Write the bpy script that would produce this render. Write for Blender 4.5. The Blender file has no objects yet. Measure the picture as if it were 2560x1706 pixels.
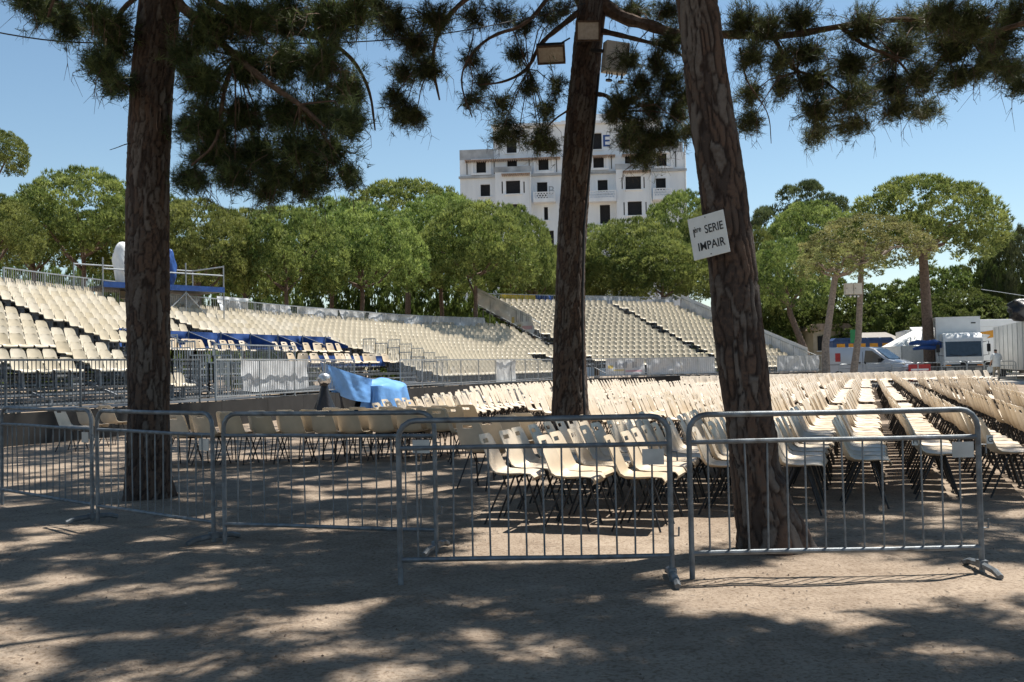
import bpy, bmesh, math, random
import numpy as np
from mathutils import Vector, Matrix

R = math.radians
rng = np.random.default_rng(7)
random.seed(7)
scene = bpy.context.scene
COL = scene.collection

# ------------------------------------------------------------------ camera
W, H, F = 2560.0, 1706.0, 2560.0          # photograph pixels, focal length in pixels (36 mm equivalent)
CAM_H = 1.45
PITCH, ROLL = math.atan2(64.0, F), R(-1.15)
cam = bpy.data.objects.new("camera", bpy.data.cameras.new("camera"))
COL.objects.link(cam)
CM = Matrix.Rotation(R(90) + PITCH, 3, 'X') @ Matrix.Rotation(ROLL, 3, 'Z')
cam.matrix_world = Matrix.Translation((0, 0, CAM_H)) @ CM.to_4x4()
cam.data.sensor_width = 36.0
cam.data.lens = 36.0
cam.data.clip_start = 0.1
cam.data.clip_end = 3000.0
scene.camera = cam

# ------------------------------------------------------------------ sky, sun, exposure
SUN_AZ, SUN_EL = R(58), R(65)              # azimuth from +Y towards +X
TO_SUN = Vector((math.cos(SUN_EL) * math.sin(SUN_AZ), math.cos(SUN_EL) * math.cos(SUN_AZ), math.sin(SUN_EL)))
world = bpy.data.worlds.new("World")
scene.world = world
world.use_nodes = True
wn = world.node_tree
for n in list(wn.nodes):
    wn.nodes.remove(n)
sky = wn.nodes.new('ShaderNodeTexSky')
sky.sky_type = 'NISHITA'
sky.sun_disc = False
sky.sun_elevation = SUN_EL
sky.sun_rotation = SUN_AZ
sky.altitude = 10.0
sky.air_density = 1.0
sky.dust_density = 0.15
sky.ozone_density = 0.7
bg = wn.nodes.new('ShaderNodeBackground')
bg.inputs['Strength'].default_value = 0.067
wo = wn.nodes.new('ShaderNodeOutputWorld')
hs_ = wn.nodes.new('ShaderNodeHueSaturation')
hs_.inputs['Hue'].default_value = 0.492
hs_.inputs['Saturation'].default_value = 1.04
wn.links.new(sky.outputs['Color'], hs_.inputs['Color'])
wn.links.new(hs_.outputs['Color'], bg.inputs['Color'])
wn.links.new(bg.outputs['Background'], wo.inputs['Surface'])
sun = bpy.data.objects.new("sun", bpy.data.lights.new("sun", 'SUN'))
COL.objects.link(sun)
sun.data.energy = 4.7
sun.data.angle = R(0.53)
sun.data.color = (1.0, 0.955, 0.88)
sun.location = TO_SUN * 60
sun.rotation_euler = TO_SUN.to_track_quat('Z', 'Y').to_euler()
scene.view_settings.view_transform = 'Standard'
scene.view_settings.look = 'None'
scene.view_settings.gamma = 1.0
scene.view_settings.use_curve_mapping = False
scene.view_settings.exposure = 1.0
scene.cycles.max_bounces = 6
scene.cycles.transparent_max_bounces = 6

# ------------------------------------------------------------------ pixel -> place
def ray(px, py):
    return CM @ Vector(((px - W / 2) / F, -(py - H / 2) / F, -1.0))
def G(px, py, z=0.0):                       # where the ray through a photograph pixel meets height z
    d = ray(px, py)
    t = (z - CAM_H) / d.z
    return Vector((d.x * t, d.y * t, z))
def at(px, py, Y):                          # the point of that ray at depth Y
    d = ray(px, py)
    t = Y / d.y
    return Vector((d.x * t, Y, CAM_H + d.z * t))
def D(px, py, Y):                           # the same for pixels read off the 2353-wide view
    return at(px * 1.088, py * 1.088, Y)
def GD(px, py, z=0.0):
    return G(px * 1.088, py * 1.088, z)
CMI = CM.inverted()
def project(p):
    q = CMI @ (Vector(p) - Vector((0, 0, CAM_H)))
    if q.z > -0.1:
        return None
    return (W / 2 + F * q.x / -q.z, H / 2 - F * q.y / -q.z)

# ------------------------------------------------------------------ object helpers
def tag(o, label=None, cat=None, group=None, kind=None):
    if label: o['label'] = label
    if cat: o['category'] = cat
    if group: o['group'] = group
    if kind: o['kind'] = kind
    return o
def link(name, mesh, parent=None, loc=None, rotz=0.0):
    o = bpy.data.objects.new(name, mesh)
    COL.objects.link(o)
    if parent is not None: o.parent = parent
    if loc is not None: o.location = loc
    if rotz: o.rotation_euler = (0, 0, rotz)
    return o
def empty(name, loc, rotz=0.0, label=None, cat=None, group=None):
    o = link(name, None, None, loc, rotz)
    o.empty_display_size = 0.2
    return tag(o, label, cat, group)
def copy_tree(o, parent=None):
    c = o.copy()
    COL.objects.link(c)
    c.parent = parent
    for ch in o.children:
        copy_tree(ch, c)
    return c

def nrm(a):
    a = np.asarray(a, float)
    return a / (np.linalg.norm(a, axis=-1, keepdims=True) + 1e-9)

class MB:
    """collects simple shapes into one mesh"""
    def __init__(self):
        self.v, self.f, self.m, self.n = [], [], [], 0
    def add(self, verts, faces, mat=0):
        self.v.extend([tuple(p) for p in verts])
        for f in faces:
            self.f.append(tuple(i + self.n for i in f))
            self.m.append(mat)
        self.n += len(verts)
        return self
    def box(self, c, s, rotz=0.0, mat=0, basis=None):
        hx, hy, hz = s[0] / 2, s[1] / 2, s[2] / 2
        pts = [Vector((x, y, z)) for x in (-hx, hx) for y in (-hy, hy) for z in (-hz, hz)]
        if basis is not None: pts = [basis @ p for p in pts]
        elif rotz:
            m = Matrix.Rotation(rotz, 3, 'Z'); pts = [m @ p for p in pts]
        c = Vector(c)
        return self.add([p + c for p in pts], [(0, 1, 3, 2), (4, 6, 7, 5), (0, 4, 5, 1), (2, 3, 7, 6), (0, 2, 6, 4), (1, 5, 7, 3)], mat)
    def beam(self, a, b, w=0.03, h=None, mat=0):
        a, b = Vector(a), Vector(b); d = b - a
        L = d.length
        if L < 1e-6: return self
        h = w if h is None else h
        q = d.to_track_quat('X', 'Z').to_matrix()
        return self.box((a + b) / 2, (L, w, h), basis=q, mat=mat)
    def tube(self, pts, r, n=8, cap=True, mat=0):
        pts = [Vector(p) for p in pts]
        rs = r if hasattr(r, '__len__') else [r] * len(pts)
        base = []
        up = None
        for i, p in enumerate(pts):
            t = (pts[min(i + 1, len(pts) - 1)] - pts[max(i - 1, 0)]).normalized()
            if up is None:
                ref = Vector((0, 0, 1)) if abs(t.z) < 0.9 else Vector((1, 0, 0))
                up = (ref - t * ref.dot(t)).normalized()
            else:
                up = (up - t * up.dot(t))
                up = up.normalized() if up.length > 1e-6 else t.orthogonal().normalized()
            sd = t.cross(up)
            for k in range(n):
                a = 2 * math.pi * k / n
                base.append(p + (up * math.cos(a) + sd * math.sin(a)) * rs[i])
        faces = []
        for i in range(len(pts) - 1):
            for k in range(n):
                k2 = (k + 1) % n
                faces.append((i * n + k, i * n + k2, (i + 1) * n + k2, (i + 1) * n + k))
        if cap:
            faces.append(tuple(range(n - 1, -1, -1)))
            faces.append(tuple((len(pts) - 1) * n + k for k in range(n)))
        return self.add(base, faces, mat)
    def grid(self, P, closed_u=False, mat=0):
        """P: nested list [i][j] of points"""
        nu, nv = len(P), len(P[0])
        faces = []
        for i in range(nu - 1 if not closed_u else nu):
            for j in range(nv - 1):
                i2 = (i + 1) % nu
                faces.append((i * nv + j, i2 * nv + j, i2 * nv + j + 1, i * nv + j + 1))
        return self.add([p for r in P for p in r], faces, mat)
    def prism(self, outline, y0, y1, mat=0):
        """outline [(x, z)] extruded from y0 to y1"""
        n = len(outline)
        v = [(x, y0, z) for x, z in outline] + [(x, y1, z) for x, z in outline]
        f = [(i, (i + 1) % n, n + (i + 1) % n, n + i) for i in range(n)]
        f += [tuple(range(n - 1, -1, -1)), tuple(range(n, 2 * n))]
        return self.add(v, f, mat)
    def mesh(self, name, mats, smooth=False, bevel=0.0, flat_angle=None):
        me = bpy.data.meshes.new(name)
        me.from_pydata(self.v, [], self.f)
        for m in (mats if isinstance(mats, (list, tuple)) else [mats]):
            me.materials.append(m)
        if any(self.m):
            me.polygons.foreach_set('material_index', self.m)
        bm = bmesh.new(); bm.from_mesh(me)
        bmesh.ops.recalc_face_normals(bm, faces=bm.faces)
        if bevel > 0:
            es = [e for e in bm.edges if len(e.link_faces) == 2 and e.calc_face_angle(0) > 0.6]
            bmesh.ops.bevel(bm, geom=es, offset=bevel, segments=2, profile=0.6, affect='EDGES', clamp_overlap=True)
        if smooth:
            for f in bm.faces: f.smooth = True
            lim = 0.7 if flat_angle is None else flat_angle
            for e in bm.edges:
                if len(e.link_faces) == 2 and e.calc_face_angle(0) > lim: e.smooth = False
        bm.to_mesh(me); bm.free()
        me.update()
        return me
    def build(self, name, mats, parent=None, smooth=False, bevel=0.0, **kw):
        return link(name, self.mesh(name, mats, smooth, bevel), parent, **kw)

def tri_mesh(name, V, mat, tint=None):
    """V: (3n, 3) loose triangles, tint: per-vertex value"""
    n = len(V) // 3
    me = bpy.data.meshes.new(name)
    me.vertices.add(3 * n); me.loops.add(3 * n); me.polygons.add(n)
    me.vertices.foreach_set('co', np.ascontiguousarray(V, np.float32).ravel())
    me.loops.foreach_set('vertex_index', np.arange(3 * n, dtype=np.int32))
    me.polygons.foreach_set('loop_start', np.arange(0, 3 * n, 3, dtype=np.int32))
    me.materials.append(mat)
    if tint is not None:
        a = me.attributes.new('tint', 'FLOAT', 'POINT')
        a.data.foreach_set('value', np.ascontiguousarray(tint, np.float32))
    me.update(calc_edges=True)
    return me

# ------------------------------------------------------------------ materials
def mat(name, col, rough=0.6, metal=0.0, var=0.12, scale=6.0, bump=0.0, bscale=40.0, spec=0.4, col2=None, trans=0.0, detail=4.0, coat=0.0, coord='Object', stretch=None, objvar=0.0):
    m = bpy.data.materials.new(name); m.use_nodes = True
    nt = m.node_tree; b = nt.nodes['Principled BSDF']
    b.inputs['Roughness'].default_value = rough
    b.inputs['Metallic'].default_value = metal
    b.inputs['Specular IOR Level'].default_value = spec
    if coat: b.inputs['Coat Weight'].default_value = coat
    tc = nt.nodes.new('ShaderNodeTexCoord')
    no = nt.nodes.new('ShaderNodeTexNoise'); no.inputs['Scale'].default_value = scale; no.inputs['Detail'].default_value = detail
    if stretch:
        mp = nt.nodes.new('ShaderNodeMapping'); mp.inputs['Scale'].default_value = stretch
        nt.links.new(tc.outputs[coord], mp.inputs['Vector']); nt.links.new(mp.outputs['Vector'], no.inputs['Vector'])
    else:
        nt.links.new(tc.outputs[coord], no.inputs['Vector'])
    rp = nt.nodes.new('ShaderNodeMapRange'); rp.inputs['From Min'].default_value = 0.3; rp.inputs['From Max'].default_value = 0.7
    nt.links.new(no.outputs['Fac'], rp.inputs['Value'])
    mx = nt.nodes.new('ShaderNodeMix'); mx.data_type = 'RGBA'
    c = tuple(col)
    c2 = col2 if col2 is not None else tuple(min(1, x * (1 + var)) for x in c)
    c1 = c if col2 is not None else tuple(x * (1 - var) for x in c)
    mx.inputs['A'].default_value = (*c1, 1); mx.inputs['B'].default_value = (*c2, 1)
    nt.links.new(rp.outputs['Result'], mx.inputs['Factor'])
    if objvar:
        oi = nt.nodes.new('ShaderNodeObjectInfo'); hv = nt.nodes.new('ShaderNodeHueSaturation')
        m3 = nt.nodes.new('ShaderNodeMapRange'); m3.inputs['To Min'].default_value = 1 - objvar; m3.inputs['To Max'].default_value = 1 + objvar * 0.6
        nt.links.new(oi.outputs['Random'], m3.inputs['Value']); nt.links.new(m3.outputs['Result'], hv.inputs['Value'])
        m4 = nt.nodes.new('ShaderNodeMapRange'); m4.inputs['To Min'].default_value = 1.15; m4.inputs['To Max'].default_value = 0.8
        nt.links.new(oi.outputs['Random'], m4.inputs['Value']); nt.links.new(m4.outputs['Result'], hv.inputs['Saturation'])
        nt.links.new(mx.outputs['Result'], hv.inputs['Color']); nt.links.new(hv.outputs['Color'], b.inputs['Base Color'])
    else:
        nt.links.new(mx.outputs['Result'], b.inputs['Base Color'])
    if bump:
        n2 = nt.nodes.new('ShaderNodeTexNoise'); n2.inputs['Scale'].default_value = bscale; n2.inputs['Detail'].default_value = 5
        nt.links.new(tc.outputs[coord], n2.inputs['Vector'])
        bp = nt.nodes.new('ShaderNodeBump'); bp.inputs['Strength'].default_value = bump; bp.inputs['Distance'].default_value = 0.02
        nt.links.new(n2.outputs['Fac'], bp.inputs['Height'])
        nt.links.new(bp.outputs['Normal'], b.inputs['Normal'])
    if trans:
        out = nt.nodes['Material Output']
        tr = nt.nodes.new('ShaderNodeBsdfTranslucent')
        nt.links.new(mx.outputs['Result'], tr.inputs['Color'])
        ms = nt.nodes.new('ShaderNodeMixShader'); ms.inputs['Fac'].default_value = trans
        nt.links.new(b.outputs['BSDF'], ms.inputs[1]); nt.links.new(tr.outputs['BSDF'], ms.inputs[2])
        nt.links.new(ms.outputs['Shader'], out.inputs['Surface'])
    return m

def foliage_mat(name, dark, light, trans=0.3, rough=0.55):
    m = bpy.data.materials.new(name); m.use_nodes = True
    nt = m.node_tree; b = nt.nodes['Principled BSDF']
    b.inputs['Roughness'].default_value = rough
    b.inputs['Specular IOR Level'].default_value = 0.35
    at_ = nt.nodes.new('ShaderNodeAttribute'); at_.attribute_name = 'tint'
    oi = nt.nodes.new('ShaderNodeObjectInfo')
    mx = nt.nodes.new('ShaderNodeMix'); mx.data_type = 'RGBA'
    mx.inputs['A'].default_value = (*dark, 1); mx.inputs['B'].default_value = (*light, 1)
    nt.links.new(at_.outputs['Fac'], mx.inputs['Factor'])
    hs = nt.nodes.new('ShaderNodeHueSaturation')
    mr = nt.nodes.new('ShaderNodeMapRange'); mr.inputs['To Min'].default_value = 0.485; mr.inputs['To Max'].default_value = 0.515
    nt.links.new(oi.outputs['Random'], mr.inputs['Value'])
    mr2 = nt.nodes.new('ShaderNodeMapRange'); mr2.inputs['To Min'].default_value = 0.8; mr2.inputs['To Max'].default_value = 1.2
    nt.links.new(oi.outputs['Random'], mr2.inputs['Value'])
    nt.links.new(mr.outputs['Result'], hs.inputs['Hue']); nt.links.new(mr2.outputs['Result'], hs.inputs['Value'])
    nt.links.new(mx.outputs['Result'], hs.inputs['Color'])
    nt.links.new(hs.outputs['Color'], b.inputs['Base Color'])
    out = nt.nodes['Material Output']
    tr = nt.nodes.new('ShaderNodeBsdfTranslucent')
    nt.links.new(hs.outputs['Color'], tr.inputs['Color'])
    ms = nt.nodes.new('ShaderNodeMixShader'); ms.inputs['Fac'].default_value = trans
    nt.links.new(b.outputs['BSDF'], ms.inputs[1]); nt.links.new(tr.outputs['BSDF'], ms.inputs[2])
    nt.links.new(ms.outputs['Shader'], out.inputs['Surface'])
    return m

def bark_mat(name):
    m = bpy.data.materials.new(name); m.use_nodes = True
    nt = m.node_tree; b = nt.nodes['Principled BSDF']
    b.inputs['Roughness'].default_value = 0.9
    b.inputs['Specular IOR Level'].default_value = 0.15
    a = nt.nodes.new('ShaderNodeAttribute'); a.attribute_name = 'plate'
    f = nt.nodes.new('ShaderNodeAttribute'); f.attribute_name = 'fissure'
    tc = nt.nodes.new('ShaderNodeTexCoord')
    no = nt.nodes.new('ShaderNodeTexNoise'); no.inputs['Scale'].default_value = 28; no.inputs['Detail'].default_value = 6
    nt.links.new(tc.outputs['Object'], no.inputs['Vector'])
    ad = nt.nodes.new('ShaderNodeMath'); ad.operation = 'ADD'
    sc_ = nt.nodes.new('ShaderNodeMath'); sc_.operation = 'MULTIPLY_ADD'; sc_.inputs[1].default_value = 0.9; sc_.inputs[2].default_value = -0.45
    nt.links.new(no.outputs['Fac'], sc_.inputs[0])
    nt.links.new(a.outputs['Fac'], ad.inputs[0]); nt.links.new(sc_.outputs[0], ad.inputs[1])
    cr = nt.nodes.new('ShaderNodeValToRGB')
    cr.color_ramp.elements[0].position = 0.1; cr.color_ramp.elements[0].color = (0.055, 0.042, 0.036, 1)
    cr.color_ramp.elements[1].position = 0.95; cr.color_ramp.elements[1].color = (0.132, 0.113, 0.099, 1)
    e = cr.color_ramp.elements.new(0.35); e.color = (0.105, 0.068, 0.050, 1)
    e = cr.color_ramp.elements.new(0.62); e.color = (0.085, 0.066, 0.055, 1)
    nt.links.new(ad.outputs[0], cr.inputs['Fac'])
    mx = nt.nodes.new('ShaderNodeMix'); mx.data_type = 'RGBA'
    mx.inputs['B'].default_value = (0.028, 0.02, 0.017, 1)
    nt.links.new(f.outputs['Fac'], mx.inputs['Factor']); nt.links.new(cr.outputs['Color'], mx.inputs['A'])
    nt.links.new(mx.outputs['Result'], b.inputs['Base Color'])
    n2 = nt.nodes.new('ShaderNodeTexNoise'); n2.inputs['Scale'].default_value = 90; n2.inputs['Detail'].default_value = 5
    nt.links.new(tc.outputs['Object'], n2.inputs['Vector'])
    bp = nt.nodes.new('ShaderNodeBump'); bp.inputs['Strength'].default_value = 0.6; bp.inputs['Distance'].default_value = 0.01
    nt.links.new(n2.outputs['Fac'], bp.inputs['Height']); nt.links.new(bp.outputs['Normal'], b.inputs['Normal'])
    return m

M = {}
M['bark'] = bark_mat('pine_bark')
M['limb'] = mat('limb_bark', (0.10, 0.068, 0.05), 0.9, var=0.4, scale=14, bump=0.6, bscale=60, spec=0.15)
M['far_bark'] = mat('far_pine_bark', (0.16, 0.115, 0.09), 0.9, var=0.35, scale=9, bump=0.5, bscale=25, spec=0.15)
M['pale_bark'] = mat('pale_pine_bark', (0.27, 0.22, 0.18), 0.9, var=0.3, scale=9, bump=0.5, bscale=25, spec=0.15)
M['needle'] = foliage_mat('near_pine_needles', (0.026, 0.042, 0.017), (0.15, 0.18, 0.06), 0.36)
M['pine'] = foliage_mat('stone_pine_needles', (0.085, 0.125, 0.028), (0.36, 0.40, 0.115), 0.38)
M['olive'] = foliage_mat('dry_pine_needles', (0.15, 0.16, 0.055), (0.38, 0.37, 0.14), 0.4)
M['dark_pine'] = foliage_mat('aleppo_pine_needles', (0.06, 0.08, 0.032), (0.15, 0.17, 0.07), 0.35)
M['shrub'] = foliage_mat('shrub_leaves', (0.065, 0.10, 0.022), (0.19, 0.23, 0.06), 0.4)
M['galv'] = mat('galvanised_steel', (0.10, 0.105, 0.11), 0.52, 0.4, scale=13, detail=8, col2=(0.21, 0.235, 0.255), bump=0.15, bscale=120)
M['galv_lt'] = mat('bright_galvanised_steel', (0.40, 0.42, 0.43), 0.45, 0.6, var=0.15, scale=8)
M['deck'] = mat('stand_deck_steel', (0.075, 0.08, 0.085), 0.6, 0.3, var=0.35, scale=5, bump=0.2)
M['scaff'] = mat('scaffold_tube', (0.30, 0.31, 0.32), 0.5, 0.6, var=0.2)
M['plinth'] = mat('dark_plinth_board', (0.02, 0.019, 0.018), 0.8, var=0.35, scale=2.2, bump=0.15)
M['cream'] = mat('cream_plastic', (0.56, 0.46, 0.335), 0.42, var=0.10, scale=5, spec=0.45, objvar=0.13)
M['seat'] = mat('ivory_plastic', (0.50, 0.44, 0.335), 0.40, var=0.12, scale=3, spec=0.5, objvar=0.10)
M['black'] = mat('black_steel', (0.022, 0.022, 0.024), 0.5, 0.3, var=0.3)
M['white'] = mat('white_plastic', (0.78, 0.78, 0.76), 0.5, var=0.06)
M['paper'] = mat('white_board', (0.70, 0.70, 0.67), 0.6, var=0.05, scale=12)
M['ink'] = mat('black_print', (0.02, 0.02, 0.022), 0.6, var=0.1)
M['vinyl'] = mat('silver_white_vinyl', (0.66, 0.67, 0.68), 0.32, var=0.07, scale=3, trans=0.12, bump=0.25, bscale=6)
M['vinyl_y'] = mat('yellow_vinyl', (0.66, 0.50, 0.035), 0.4, var=0.12, scale=3, trans=0.2, bump=0.25, bscale=6)
M['blue'] = mat('royal_blue_cloth', (0.022, 0.07, 0.24), 0.75, var=0.2, scale=4, trans=0.12)
M['navy'] = mat('deep_blue_vinyl', (0.03, 0.085, 0.28), 0.4, var=0.2, scale=4, trans=0.1)
M['tarp'] = mat('light_blue_tarpaulin', (0.16, 0.36, 0.70), 0.42, var=0.12, scale=3, trans=0.15, bump=0.4, bscale=9)
M['blackbag'] = mat('black_polythene', (0.016, 0.016, 0.018), 0.35, var=0.2, bump=0.6, bscale=14)
def printed_mat():
    m = mat('printed_vinyl', (0.66, 0.67, 0.68), 0.32, var=0.07, scale=3, trans=0.12, bump=0.25, bscale=6)
    nt = m.node_tree; b = nt.nodes['Principled BSDF']
    tc = [n for n in nt.nodes if n.type == 'TEX_COORD'][0]
    sp = nt.nodes.new('ShaderNodeSeparateXYZ'); nt.links.new(tc.outputs['Generated'], sp.inputs[0])
    def mth(op, a, b_=None):
        n = nt.nodes.new('ShaderNodeMath'); n.operation = op
        for i, v in enumerate((a, b_)):
            if v is None: continue
            if hasattr(v, 'is_output'): nt.links.new(v, n.inputs[i])
            else: n.inputs[i].default_value = v
        return n.outputs[0]
    def band(o, lo, hi): return mth('MULTIPLY', mth('GREATER_THAN', o, lo), mth('LESS_THAN', o, hi))
    X, Z = sp.outputs['X'], sp.outputs['Z']
    src = b.inputs['Base Color'].links[0].from_socket
    stroke = mth('GREATER_THAN', mth('ADD', mth('SINE', mth('MULTIPLY', X, 75.0)), mth('SINE', mth('MULTIPLY', X, 29.0))), 0.15)
    for fac, col in ((mth('MULTIPLY', mth('MULTIPLY', band(X, 0.24, 0.84), band(Z, 0.42, 0.80)), stroke), (0.33, 0.34, 0.37, 1)), (mth('MULTIPLY', band(X, 0.07, 0.19), band(Z, 0.40, 0.60)), (0.70, 0.52, 0.12, 1)),
                     (mth('MULTIPLY', band(X, 0.50, 0.92), band(Z, 0.16, 0.28)), (0.60, 0.36, 0.40, 1)), (mth('MULTIPLY', band(X, 0.20, 0.46), band(Z, 0.24, 0.34)), (0.66, 0.55, 0.25, 1))):
        mx = nt.nodes.new('ShaderNodeMix'); mx.data_type = 'RGBA'
        nt.links.new(fac, mx.inputs['Factor']); nt.links.new(src, mx.inputs['A']); mx.inputs['B'].default_value = col
        src = mx.outputs['Result']
    nt.links.new(src, b.inputs['Base Color'])
    return m
M['printed'] = printed_mat()
M['foil'] = mat('silver_cover', (0.55, 0.55, 0.55), 0.25, 0.7, var=0.2, bump=0.6, bscale=18)
M['render'] = mat('weathered_white_render', (0.68, 0.70, 0.72), 0.85, scale=0.7, bump=0.1, detail=9, col2=(0.85, 0.86, 0.87), stretch=(1, 1, 0.22))
M['rend_dirt'] = mat('stained_render', (0.40, 0.41, 0.42), 0.9, var=0.3, scale=0.8, detail=8)
M['void'] = mat('room_shade', (0.02, 0.02, 0.022), 0.9, var=0.3)  # dark colour stands in for the shade inside the openings
M['tile'] = mat('roof_tile', (0.40, 0.29, 0.22), 0.85, var=0.25, scale=4)
M['truck'] = mat('white_vehicle_paint', (0.74, 0.75, 0.75), 0.35, var=0.05, scale=2, coat=0.3)
M['silver'] = mat('silver_vehicle_paint', (0.46, 0.48, 0.53), 0.35, 0.3, var=0.06, scale=2, coat=0.4)
M['alu'] = mat('dull_aluminium_panel', (0.62, 0.62, 0.60), 0.5, 0.25, var=0.14, scale=1.5)
M['glass'] = mat('vehicle_glass', (0.03, 0.04, 0.05), 0.08, var=0.2, spec=0.8)
M['rubber'] = mat('rubber', (0.02, 0.02, 0.02), 0.85, var=0.2)
M['amber'] = mat('amber_lens', (0.7, 0.22, 0.02), 0.3, var=0.1)
M['red'] = mat('red_plastic', (0.42, 0.03, 0.03), 0.45, var=0.15)
M['orange'] = mat('orange_panel', (0.62, 0.28, 0.03), 0.6, var=0.15)
M['cabin'] = mat('blue_cabin_plastic', (0.035, 0.07, 0.17), 0.55, var=0.15)
M['beige'] = mat('beige_plaster', (0.52, 0.42, 0.30), 0.85, var=0.12, scale=2)
M['grey_tent'] = mat('grey_canvas', (0.27, 0.245, 0.22), 0.8, var=0.1)
M['box'] = mat('pale_cabinet', (0.60, 0.58, 0.53), 0.6, var=0.08)
M['lamp_glass'] = mat('dusty_lamp_glass', (0.42, 0.38, 0.33), 0.25, var=0.15, scale=20)
M['green_sign'] = mat('green_panel', (0.03, 0.22, 0.08), 0.5, var=0.1)
# ================================================================== ground
def ground_mat():
    m = bpy.data.materials.new('dusty_park_soil'); m.use_nodes = True
    nt = m.node_tree; b = nt.nodes['Principled BSDF']
    b.inputs['Roughness'].default_value = 0.95; b.inputs['Specular IOR Level'].default_value = 0.1
    tc = nt.nodes.new('ShaderNodeTexCoord')
    def noise(s, d=6, r=0.6):
        n = nt.nodes.new('ShaderNodeTexNoise'); n.inputs['Scale'].default_value = s; n.inputs['Detail'].default_value = d
        n.inputs['Roughness'].default_value = r
        nt.links.new(tc.outputs['Object'], n.inputs['Vector']); return n
    a, c, e = noise(0.35), noise(3.2), noise(38, 4)
    cr = nt.nodes.new('ShaderNodeValToRGB')
    cr.color_ramp.elements[0].position = 0.3; cr.color_ramp.elements[0].color = (0.175, 0.132, 0.098, 1)
    cr.color_ramp.elements[1].position = 0.72; cr.color_ramp.elements[1].color = (0.385, 0.315, 0.245, 1)
    s1 = nt.nodes.new('ShaderNodeMath'); s1.operation = 'MULTIPLY_ADD'; s1.inputs[1].default_value = 0.5
    s2 = nt.nodes.new('ShaderNodeMath'); s2.operation = 'MULTIPLY_ADD'; s2.inputs[1].default_value = 0.5; s2.inputs[2].default_value = 0.0
    nt.links.new(c.outputs['Fac'], s2.inputs[0]); nt.links.new(a.outputs['Fac'], s1.inputs[0]); nt.links.new(s2.outputs[0], s1.inputs[2])
    nt.links.new(s1.outputs[0], cr.inputs['Fac'])
    # specks of needles and grit
    cr2 = nt.nodes.new('ShaderNodeValToRGB')
    cr2.color_ramp.elements[0].position = 0.36; cr2.color_ramp.elements[0].color = (0.50, 0.44, 0.38, 1)
    cr2.color_ramp.elements[1].position = 0.52; cr2.color_ramp.elements[1].color = (1, 1, 1, 1)
    nt.links.new(e.outputs['Fac'], cr2.inputs['Fac'])
    mx = nt.nodes.new('ShaderNodeMix'); mx.data_type = 'RGBA'; mx.blend_type = 'MULTIPLY'; mx.inputs['Factor'].default_value = 0.7
    nt.links.new(cr.outputs['Color'], mx.inputs['A']); nt.links.new(cr2.outputs['Color'], mx.inputs['B'])
    nt.links.new(mx.outputs['Result'], b.inputs['Base Color'])
    h = nt.nodes.new('ShaderNodeMath'); h.operation = 'ADD'
    k = noise(9, 8, 0.7)
    nt.links.new(k.outputs['Fac'], h.inputs[0]); nt.links.new(e.outputs['Fac'], h.inputs[1])
    bp = nt.nodes.new('ShaderNodeBump'); bp.inputs['Strength'].default_value = 0.55; bp.inputs['Distance'].default_value = 0.03
    nt.links.new(h.outputs[0], bp.inputs['Height']); nt.links.new(bp.outputs['Normal'], b.inputs['Normal'])
    return m
M['ground'] = ground_mat()
def vnoise(x, y, seed=0):
    """smooth value noise on numpy arrays"""
    xi, yi = np.floor(x).astype(int), np.floor(y).astype(int)
    fx, fy = x - xi, y - yi
    fx, fy = fx * fx * (3 - 2 * fx), fy * fy * (3 - 2 * fy)
    def hsh(a, b):
        v = np.sin(a * 127.1 + b * 311.7 + seed * 74.7) * 43758.5453
        return v - np.floor(v)
    return (hsh(xi, yi) * (1 - fx) + hsh(xi + 1, yi) * fx) * (1 - fy) + (hsh(xi, yi + 1) * (1 - fx) + hsh(xi + 1, yi + 1) * fx) * fy
xs = np.concatenate([[-1500, -600, -200, -80, -40, -22], np.arange(-14, 14.01, 0.14), [22, 40, 80, 200, 600, 1500]])
ys = np.concatenate([[-600, -120, -30, -8], np.arange(0, 16.01, 0.14), [20, 30, 45, 70, 110, 200, 500, 1500]])
XX, YY = np.meshgrid(xs, ys, indexing='ij')
fade = np.clip((14 - np.abs(XX)) / 4, 0, 1) * np.clip((16 - YY) / 4, 0, 1) * np.clip((YY + 1) / 3, 0, 1)
ZZ = fade * (0.022 * (vnoise(XX * 1.7, YY * 1.7, 1) - 0.5) + 0.020 * (vnoise(XX * 3.4, YY * 3.4, 2) - 0.5))
gb = MB(); nx, ny = XX.shape
gb.v = list(zip(XX.ravel(), YY.ravel(), ZZ.ravel())); gb.n = nx * ny
gb.f = [(i * ny + j, (i + 1) * ny + j, (i + 1) * ny + j + 1, i * ny + j + 1) for i in range(nx - 1) for j in range(ny - 1)]
gb.m = [0] * len(gb.f)
g = gb.build('ground', M['ground'], smooth=True)
tag(g, kind='structure')

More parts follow.
